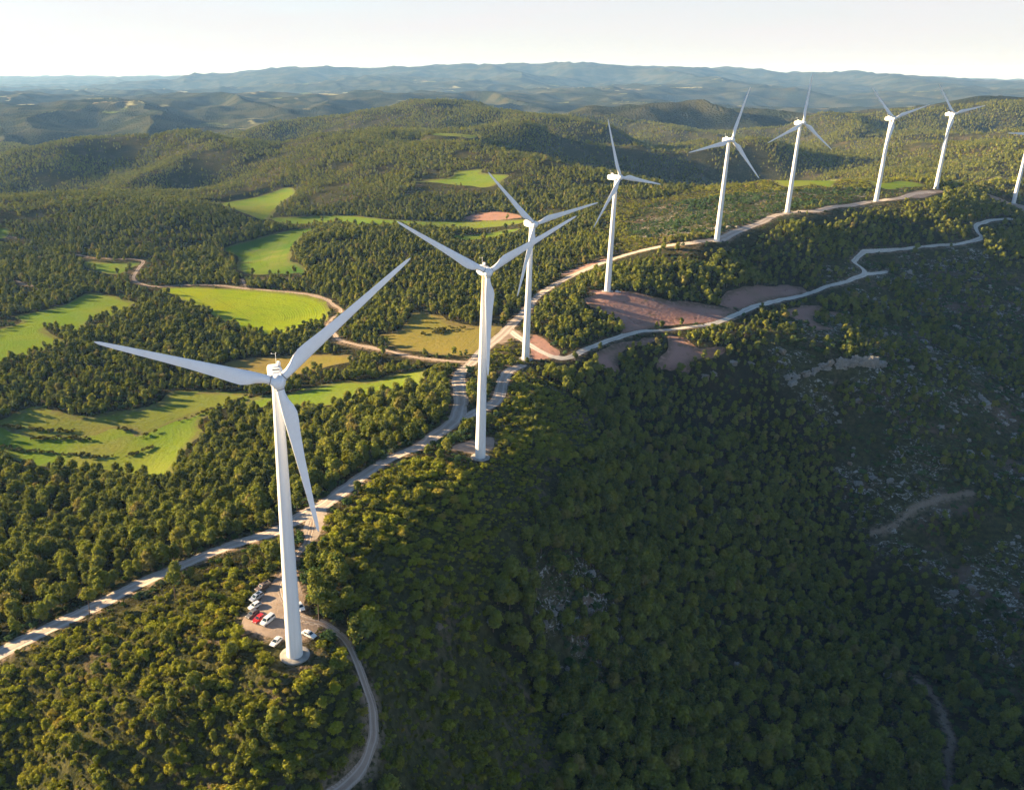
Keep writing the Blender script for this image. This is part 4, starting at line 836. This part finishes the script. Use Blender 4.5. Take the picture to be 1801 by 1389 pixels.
def verge(x, y, h, g, p_road=.95, p_field=.6):
    """roads and field edges are kept clear of plants tall enough to hide them"""
    z = gz(x, y); H = np.maximum(CAM_Z - z, 20); ok = np.ones(len(x), bool); u = g.random(len(x))
    for f in (.25, .5, .75, .97):
        k = H / np.maximum(H - f * h, 5); xx = x * k; yy = y * k
        for lat in (-.22, 0, .22):
            d = np.hypot(xx, yy); a, b = xx + lat * h * yy / d, yy - lat * h * xx / d
            ok &= ~((pick(RDD, a, b) < .3) & (u < p_road)); ok &= ~((pick(CLS, a, b) > 0) & (u < p_field))
    return ok

g = np.random.default_rng(5)
TX = []; TY = []; TH_ = []; TV = []
for s, d0, d1, lod, hs in ((3.4, 120, 470, 0, .84), (3.5, 470, 700, 1, .78), (4.3, 700, 1150, 1, .76), (4.7, 1150, 1800, 2, .74), (6.0, 1800, 2950, 2, .88)):
    x, y = scatter(s, d0, d1, -50 if d0 < 500 else -36, 46, g)
    h = (4.8 + 5.6 * g.random(len(x)) ** 1.5) * hs
    scr = pick(SCR, x, y); rock = pick(ROCK, x, y)
    big = fbm(x, y, 70, 41, 3); big2 = fbm(x, y, 22, 43, 2)
    dens = np.clip(1.1 + 1.4 * big + .7 * big2, .22, 1.); dens = np.maximum(dens, .62) if d0 < 500 else np.where(np.abs(fbm(x, y, 150, 45, 2)) < .018, .05, dens); dens = np.where(d0 >= 1100, np.clip(.85 + 1.9 * big + .8 * big2, .06, 1), dens)
    dens = np.where(scr > .5, np.clip(.11 + .40 * big2, .02, .34), dens); dens = np.where((rock > .5), np.minimum(dens, np.clip(.46 + 1.1 * big2, .05, .9)), dens)
    h = np.where(scr > .5, h * .60, h) * (1 + .25 * fbm(x, y, 120, 47, 2)) * np.where(rock > .3, .88, 1.)
    if d0 < 500: dens = dens * np.clip(.66 * (1 + pick(SLOPE, x, y) ** 2), 0, 1.25)      # as many stems per square metre of hillside where it is steep
    m = (g.random(len(x)) < dens) & keep_off(x, y, 1.6) & (pick(FARM, x, y) < .5)
    x, y, h = x[m], y[m], h[m]; z = gz(x, y); m = seen(x, y, z + h)
    x, y, h = x[m], y[m], h[m]; m = verge(x, y, h, g, .97, .35 if d0 < 500 else .85); x, y, h = x[m], y[m], h[m]
    TX.append(x); TY.append(y); TH_.append(h); TV.append(g.integers(0, 8, len(x)) + 8 * lod)
TX, TY, TH_, TV = map(np.concatenate, (TX, TY, TH_, TV)); TZ = gz(TX, TY)

SX = []; SY = []; SH = []; SV = []
for s, d0, d1, lod in ((1.9, 120, 420, 0), (3.0, 420, 800, 1), (3.4, 800, 1200, 1)):
    x, y = scatter(s, d0, d1, -46 if d0 < 400 else -36, 46, g)
    scr = pick(SCR, x, y); rock = pick(ROCK, x, y); big = fbm(x, y, 18, 51, 3); rd = pick(RDD, x, y)
    dens = np.where(scr > .5, np.clip(.95 + 1.2 * big, .15, 1.), np.clip(.18 + .4 * big, .03, .5)); dens = np.where(rock > .5, np.clip(.42 + .7 * big, .05, .8), dens); dens = np.where((d0 >= 800) & (scr > .5), np.clip(.85 + .8 * big, .2, 1.), dens); dens = np.where((rd < 7) & (rd > .5), np.maximum(dens, .5), dens)
    h = (.9 + 2.7 * g.random(len(x)) ** 2.6) * (1 + .6 * fbm(x, y, 35, 53, 2)) * (1. if lod == 0 else 1.15)
    m = (g.random(len(x)) < dens) & keep_off(x, y, .5)
    x, y, h = x[m], y[m], h[m]; z = gz(x, y); m = seen(x, y, z + h)
    x, y, h = x[m], y[m], h[m]; m = verge(x, y, h, g, .9, .7); x, y, h = x[m], y[m], h[m]; SX.append(x); SY.append(y); SH.append(h); shade_tinted = (pick(SCR, x, y) < .5) | (pick(ROCK, x, y) > .4); SV.append((g.integers(0, 7, len(x)) if lod == 0 else 7 + g.integers(0, 6, len(x))) + np.where(shade_tinted, 13, 0))  # outside open scrub and on rock: copies with shade in their colour
SX, SY, SH, SV = map(np.concatenate, (SX, SY, SH, SV)); SZ = gz(SX, SY)

ux, uy = scatter(1.25, 120, 360, -44, 46, g); m = keep_off(ux, uy, .1) & (g.random(len(ux)) < np.clip(.45 + .8 * fbm(ux, uy, 9, 61, 2), .05, .95)); ux, uy = ux[m], uy[m]
x2, y2 = scatter(2.2, 360, 620, -36, 46, g); m = keep_off(x2, y2, .1) & (g.random(len(x2)) < .4); ux = np.concatenate([ux, x2[m]]); uy = np.concatenate([uy, y2[m]]); uz = gz(ux, uy)
m = seen(ux, uy, uz + .5); ux, uy, uz = ux[m], uy[m], uz[m]

def largest(x, y, z, h, n):
    px, py, dep = to_pixel(x, y, z + h * .5); ok = (px > 4) & (px < 1797) & (py > 0) & (py < 1392) & seen(x, y, z + h * .8, -.002) & (dep > 0)
    sc = np.where(ok, h / np.maximum(dep, 1), -1); return np.argsort(-sc)[:n]

def place_label(x, y, kind):
    if pick(SCR, np.array([x]), np.array([y]))[0] > .5:
        return 'knoll' if (x < 5 and y < 215) else 'spur'
    px, py, _ = to_pixel(x, y, float(gz(x, y)[0]))
    L = ROADL['ridge_road'][1]; d, s = line_dist(L, np.array([x]), np.array([y]), False, 1e4)
    return 'left' if s[0] > 0 else ('slope' if px > 640 else 'knoll')
PL = {'knoll': ('small olive pine among the low shrubs on the sunlit knoll before the nearest turbine', 'pines on the sunlit knoll'),
      'spur': ('small pine among shrubs on the spur between the nearest turbine and the second', 'pines on the scrubby spur'),
      'left': ('rounded olive pine in the wood across the gravel ridge road from the turbines', 'pines in the wood across the ridge road'),
      'slope': ('dark pine in the dense wood on the shaded valley side below the turbines', 'pines on the shaded valley side')}
SL = {'knoll': ('rounded olive shrub on the sunlit knoll around the nearest turbine', 'shrubs on the sunlit knoll'), 'spur': ('rounded shrub on the scrubby spur between the nearest turbine and the second', 'shrubs on the scrubby spur'),
      'left': ('low shrub at the edge of the wood across the gravel ridge road', 'shrubs across the ridge road'), 'slope': ('low dark shrub on the shaded valley side below the turbines', 'shrubs on the shaded valley side')}

top = largest(TX, TY, TZ, TH_, 296); rest = np.ones(len(TX), bool); rest[top] = False
for i in top:
    t = empty('pine_tree', (TX[i], TY[i], TZ[i]), random.random() * 6.28); t.scale = (TH_[i] * random.uniform(.92, 1.1),) * 2 + (TH_[i],)
    l, gr = PL[place_label(TX[i], TY[i], 0)]; tag(t, l, 'tree', gr); v = int(TV[i]) % 8; link('trunk', PINE_TRUNK[v], t); link('crown', PINE_CROWN[v], t)
stop = largest(SX, SY, SZ, SH, 300); srest = np.ones(len(SX), bool); srest[stop] = False
for i in stop:
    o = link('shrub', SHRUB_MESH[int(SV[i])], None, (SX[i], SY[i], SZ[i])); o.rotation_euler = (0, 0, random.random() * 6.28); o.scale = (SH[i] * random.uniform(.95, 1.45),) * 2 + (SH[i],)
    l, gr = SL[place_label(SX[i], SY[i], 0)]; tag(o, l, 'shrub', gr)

def grown_mass(name, x, y, z, h, var, meshes, wide=(.92, 1.1)):
    """one object that repeats its plants over its own points"""
    n = len(x); me = bpy.data.meshes.new(name); me.vertices.add(n); me.vertices.foreach_set('co', np.stack([x, y, z], 1).astype(np.float32).ravel())
    q = rng.uniform(wide[0], wide[1], n) * h
    add_attr(me, 'size', np.stack([q, q, h], 1), 'FLOAT_VECTOR'); add_attr(me, 'turn', np.stack([rng.normal(0, .05, n), rng.normal(0, .05, n), rng.random(n) * 6.28], 1), 'FLOAT_VECTOR'); add_attr(me, 'variant', var.astype(np.float32))
    o = link(name, me); ng = bpy.data.node_groups.new(name + '_growth', 'GeometryNodeTree')
    ng.interface.new_socket('Geometry', in_out='INPUT', socket_type='NodeSocketGeometry'); ng.interface.new_socket('Geometry', in_out='OUTPUT', socket_type='NodeSocketGeometry')
    N = ng.nodes.new; L = ng.links.new; gi = N('NodeGroupInput'); go = N('NodeGroupOutput'); iop = N('GeometryNodeInstanceOnPoints'); jn = N('GeometryNodeJoinGeometry')
    m2p = N('GeometryNodeMeshToPoints'); L(gi.outputs[0], m2p.inputs[0])
    for i, m_ in reversed(list(enumerate(meshes))):
        ob = bpy.data.objects.new(m_.name, m_); oi = N('GeometryNodeObjectInfo'); oi.inputs['Object'].default_value = ob; oi.inputs['As Instance'].default_value = False
        g2 = N('GeometryNodeGeometryToInstance'); L(oi.outputs['Geometry'], g2.inputs[0]); L(g2.outputs[0], jn.inputs[0])
    def at(nm, ty): a = N('GeometryNodeInputNamedAttribute'); a.data_type = ty; a.inputs['Name'].default_value = nm; return a.outputs['Attribute']
    L(m2p.outputs[0], iop.inputs['Points']); L(jn.outputs[0], iop.inputs['Instance']); iop.inputs['Pick Instance'].default_value = True
    L(at('variant', 'FLOAT'), iop.inputs['Instance Index']); L(at('size', 'FLOAT_VECTOR'), iop.inputs['Scale'])
    e2r = N('FunctionNodeEulerToRotation'); L(at('turn', 'FLOAT_VECTOR'), e2r.inputs[0]); L(e2r.outputs[0], iop.inputs['Rotation']); L(iop.outputs[0], go.inputs[0])
    o.modifiers.new('growth', 'NODES').node_group = ng
    return tag(o, kind='stuff')

print('pines', rest.sum(), 'shrubs', srest.sum(), 'tussocks', len(ux))
grown_mass('pine_forest', TX[rest], TY[rest], TZ[rest], TH_[rest], TV[rest], FOREST_MESH)
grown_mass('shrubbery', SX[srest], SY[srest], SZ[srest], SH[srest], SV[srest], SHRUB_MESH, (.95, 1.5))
grown_mass('undergrowth', ux, uy, uz, g.uniform(.5, 1.1, len(ux)), g.integers(0, 6, len(ux)), TUSS_MESH, (1., 1.5))

# three trees that stand out
for key, sty, h, lab in (('umbrella', 'umbrella', 8.5, 'umbrella pine with flat crown standing alone beside the gravel ridge road'), ('lone', 'umbrella', 8.5, 'tall pine with bare trunk on the rim between the knoll and the ridge road'), ('bare', 'umbrella', 9., 'pine with a long pale bare trunk beside the earth track near the car park')):
    x, y = SPOTS[key][0]; cr, tr = pine_parts(900 + len(key), 0, sty); t = empty('umbrella_pine', (x, y, float(gz(x, y)[0]))); t.scale = (h * .8, h * .8, h); tag(t, lab, 'tree')
    link('trunk', mesh_from('trunk', tr, [M['bark']], [0] * len(tr)), t); link('crown', mesh_from('crown', cr, [M['pine']], [0] * len(cr)), t)

# hedges on the terrace banks: each one a single hedge
HL = {'a': 'short bushy hedge on the upper terrace bank at the photo edge', 'b': 'leafy hedge with a dense clump at one end on the middle terrace bank', 'c': 'long low hedge along the lowest terrace bank of the green field', 'd': 'brownish hedge on the bank that climbs from the terraces to the far field corner', 'e': 'straggly hedge between the shaded field and the bright green field', 'f': 'island of bushes in the middle of the olive green field'}
for key, pts in HEDGES.items():
    gh = np.random.default_rng(70 + ord(key)); parts = []
    if len(pts) == 1:
        c = np.array([pts[0]] * 26) + gh.normal(size=(26, 2)) * [7.5, 3.2]
    else:
        L = smooth_loop(pts, False, 8); seg = np.hypot(*np.diff(L, axis=0).T); cs = np.concatenate([[0], np.cumsum(seg)]); q = np.arange(0, cs[-1], 1.35) + gh.normal(0, .4, int(np.ceil(cs[-1] / 1.35)))
        c = np.stack([np.interp(q, cs, L[:, 0]), np.interp(q, cs, L[:, 1])], 1) + gh.normal(size=(len(q), 2)) * .7
        c = c[gh.random(len(c)) < np.clip(.95 + 1.1 * vnoise(q / 14., q * 0 + ord(key)), .1, 1)]
    z = gz(c[:, 0], c[:, 1]); o0 = np.array([c[:, 0].mean(), c[:, 1].mean(), z.mean()])
    for (x, y), zz in zip(c, z):
        s = gh.uniform(1.1, 2.8) * (1.25 if key in 'bf' else 1.); a = gh.random() * 6.28; ca, sa = math.cos(a), math.sin(a)
        for V_, F_ in shrub_parts(int(gh.integers(1e6)), 1):
            W_ = V_ * [s * 1.25, s * 1.25, s]; W_ = np.stack([W_[:, 0] * ca - W_[:, 1] * sa, W_[:, 0] * sa + W_[:, 1] * ca, W_[:, 2]], 1); parts.append((W_ + [x, y, zz] - o0, F_))
    o = link('hedge', mesh_from('hedge', parts, [M['hedge']], [0] * len(parts)), None, o0); tag(o, HL[key], 'hedge', 'hedges in the fields')

# ------------------------------------------------------------------ limestone
def rock_mesh(seed, blocky=.6):
    g = np.random.default_rng(seed); bm = bmesh.new(); bmesh.ops.create_cube(bm, size=1.6); bmesh.ops.subdivide_edges(bm, edges=bm.edges, cuts=7, use_grid_fill=True)
    V_ = np.array([v.co[:] for v in bm.verts]); n = V_ / np.linalg.norm(V_, axis=1)[:, None]; P_ = V_ * blocky + n * (1 - blocky) * .95
    k = seed * 3.7; strat = .10 * np.tanh(2 * np.sin(P_[:, 2] * 6 + fbm(P_[:, 0] + k, P_[:, 1], .8, 3, 2) * 4))[:, None]
    d = .5 * fbm(P_[:, 0] * 1. + k, P_[:, 1] + P_[:, 2] * 1.7, .7, seed, 3) + .16 * fbm(P_[:, 0] - k, P_[:, 1] - P_[:, 2], .25, seed + 3, 2)
    P_ = P_ + n * d[:, None] + n * strat * [1, 1, 0]
    for v, p in zip(bm.verts, P_): v.co = p
    return finish('rock', bm, M['rock'], False)
ROCKS = [rock_mesh(s) for s in range(8)]
gr = np.random.default_rng(21)
def rock(name, x, y, s, label, cat, group, sink=.3):
    o = link(name, ROCKS[int(gr.integers(8))], None, (x, y, float(gz(x, y)[0]) + s[2] * (.8 - sink * 1.6))); o.scale = s; o.rotation_euler = (gr.normal(0, .08), gr.normal(0, .08), gr.random() * 6.28); tag(o, label, cat, group); return o
cl = smooth_loop(SPOTS['cliff'], False, 3)
for i in range(len(cl)):
    x, y = cl[i] + gr.normal(0, .8, 2); q = i / len(cl)
    if gr.random() < .18: continue
    w_ = gr.uniform(1.6, 3.8); o = rock('cliff_face', x, y, (w_, gr.uniform(1.4, 2.6), gr.uniform(1.4, 2.6) * (1.7 if .45 < q < .9 else .9)), 'block of the grey limestone cliff band below the red soil field on the shaded slope', 'cliff', 'blocks of the limestone cliff band', .18)
    nx_, ny_ = cl[min(i + 1, len(cl) - 1)] - cl[max(i - 1, 0)]; o.rotation_euler.z = math.atan2(ny_, nx_) + gr.normal(0, .35)
for x, y in SPOTS['crag']: rock('limestone_crag', x, y, (gr.uniform(1.6, 3.), gr.uniform(1.2, 2.), gr.uniform(1.2, 2.4)), 'pale limestone crag on the shaded slope past the cliff band and red fields', 'rock', 'limestone crags near the cliff band')
for x, y in SPOTS['bluff']: rock('limestone_ledge', x, y, (gr.uniform(.9, 2.), gr.uniform(.7, 1.3), gr.uniform(.7, 1.7)), 'small pale limestone ledge showing between pines on the dark valley side', 'rock', 'limestone ledges between the pines', .35)
bx, by = scatter(9., 150, 800, -20, 45, gr); m = (pick(ROCK, bx, by) > .6) & keep_off(bx, by, 1.) & (gr.random(len(bx)) < .42); bx, by = bx[m], by[m]; m = seen(bx, by, gz(bx, by) + .5); bx, by = bx[m], by[m]
o_ = np.argsort(np.hypot(bx, by))[:240]
for i in o_:
    s = .5 + 1.7 * gr.random() ** 2; rock('boulder', bx[i], by[i], (s * gr.uniform(.8, 1.5), s, s * gr.uniform(.5, .9)), 'pale grey boulder scattered on a stony hillside beside the ridge', 'boulder', 'boulders on the stony hillsides', .4)


# ------------------------------------------------------------------ camera, light, air
cd = bpy.data.cameras.new('camera'); cam = bpy.data.objects.new('camera', cd); COL.objects.link(cam)
cd.sensor_width = 36; cd.lens = 36 * 1481.3 / 1801; cd.shift_x = (900.5 - 748.2) / 1801; cd.clip_start = 1; cd.clip_end = 120000
cam.location = (0, 0, CAM_Z); cam.rotation_euler = (R(90 - 20.8), 0, 0); S.camera = cam

HAZE=True
SUN_AZ, SUN_EL = -69., 12.4
sd = bpy.data.lights.new('sun', 'SUN'); sun = bpy.data.objects.new('sun', sd); COL.objects.link(sun)
sd.energy = 5.0; sd.angle = R(.5); sd.color = (1., .75, .43)
dv = Vector((math.sin(R(SUN_AZ)) * math.cos(R(SUN_EL)), math.cos(R(SUN_AZ)) * math.cos(R(SUN_EL)), math.sin(R(SUN_EL))))
sun.rotation_euler = (-dv).to_track_quat('-Z', 'Y').to_euler()

w = bpy.data.worlds.new('World'); S.world = w; w.use_nodes = True; nt = w.node_tree
sky = nt.nodes.new('ShaderNodeTexSky'); sky.sky_type = 'NISHITA'; sky.sun_disc = False
sky.sun_elevation = R(SUN_EL); sky.sun_rotation = R(SUN_AZ); sky.altitude = 800; sky.air_density = 1.; sky.dust_density = .5; sky.ozone_density = 3.
bg = nt.nodes['Background']; bg.inputs[1].default_value = .05; 
veil = nt.nodes.new('ShaderNodeMix'); veil.data_type = 'RGBA'      # thin high cloud, denser towards the horizon
tc = nt.nodes.new('ShaderNodeTexCoord'); sp = nt.nodes.new('ShaderNodeSeparateXYZ'); mr = nt.nodes.new('ShaderNodeMapRange'); mp = nt.nodes.new('ShaderNodeVectorMath'); mp.operation = 'MULTIPLY'; mp.inputs[1].default_value = (2., 2., 14.)
cn = nt.nodes.new('ShaderNodeTexNoise'); cn.inputs['Scale'].default_value = 2.; cn.inputs['Detail'].default_value = 5; cr = nt.nodes.new('ShaderNodeMapRange'); cr.inputs[1].default_value = .35; cr.inputs[2].default_value = .7; cr.inputs[3].default_value = .86; cr.inputs[4].default_value = 1.1
nt.links.new(tc.outputs['Generated'], sp.inputs[0]); nt.links.new(sp.outputs[2], mr.inputs[0]); nt.links.new(tc.outputs['Generated'], mp.inputs[0]); nt.links.new(mp.outputs[0], cn.inputs['Vector']); nt.links.new(cn.outputs[0], cr.inputs[0])
mr.inputs[1].default_value = .06; mr.inputs[2].default_value = .30; mr.inputs[3].default_value = .88; mr.inputs[4].default_value = .0
cm = nt.nodes.new('ShaderNodeMath'); cm.operation = 'MULTIPLY'; cm.use_clamp = True; nt.links.new(mr.outputs[0], cm.inputs[0]); nt.links.new(cr.outputs[0], cm.inputs[1])
veil.inputs[7].default_value = (3.75, 3.55, 3.65, 1)
nt.links.new(cm.outputs[0], veil.inputs[0]); nt.links.new(sky.outputs[0], veil.inputs[6]); 
zr = nt.nodes.new('ShaderNodeMapRange'); zr.inputs[1].default_value = .15; zr.inputs[2].default_value = .6; zr.inputs[3].default_value = 1.; zr.inputs[4].default_value = .95      # clearer, deeper sky overhead
zm = nt.nodes.new('ShaderNodeVectorMath'); zm.operation = 'SCALE'; nt.links.new(sp.outputs[2], zr.inputs[0]); nt.links.new(zr.outputs[0], zm.inputs['Scale']); nt.links.new(veil.outputs[2], zm.inputs[0]); nt.links.new(zm.outputs[0], bg.inputs[0])

k = NT('haze_air'); k.t.nodes.remove(k.out); out = k.n('ShaderNodeOutputMaterial')
pv = k.n('ShaderNodeVolumePrincipled'); pv.inputs['Color'].default_value = (.25, .50, 1., 1); pv.inputs['Absorption Color'].default_value = (1, 1, 1, 1); pv.inputs['Density'].default_value = 4.3e-5; pv.inputs['Anisotropy'].default_value = .1
k.t.links.new(pv.outputs[0], out.inputs['Volume'])
bm = bmesh.new(); lo = float(GZ.min()) - 1; hi = 330.
bmesh.ops.create_cube(bm, size=1.); 
for v in bm.verts: v.co = (v.co.x * 43000, v.co.y * 43000, lo if v.co.z < 0 else hi)
me = bpy.data.meshes.new('haze'); bm.to_mesh(me); bm.free(); me.materials.append(k.m)
if HAZE: tag(link('haze', me), kind='stuff')

S.view_settings.view_transform = 'Standard'; S.view_settings.look = 'None'; S.view_settings.gamma = 1; S.view_settings.exposure = 2.25
c = S.cycles; c.use_denoising = True; c.max_bounces = 4; c.diffuse_bounces = 2; c.glossy_bounces = 2; c.transmission_bounces = 2; c.volume_bounces = 0; c.transparent_max_bounces = 4
c.use_adaptive_sampling = True; c.adaptive_threshold = .015; c.caustics_reflective = False; c.caustics_refractive = False
S.render.use_persistent_data = False
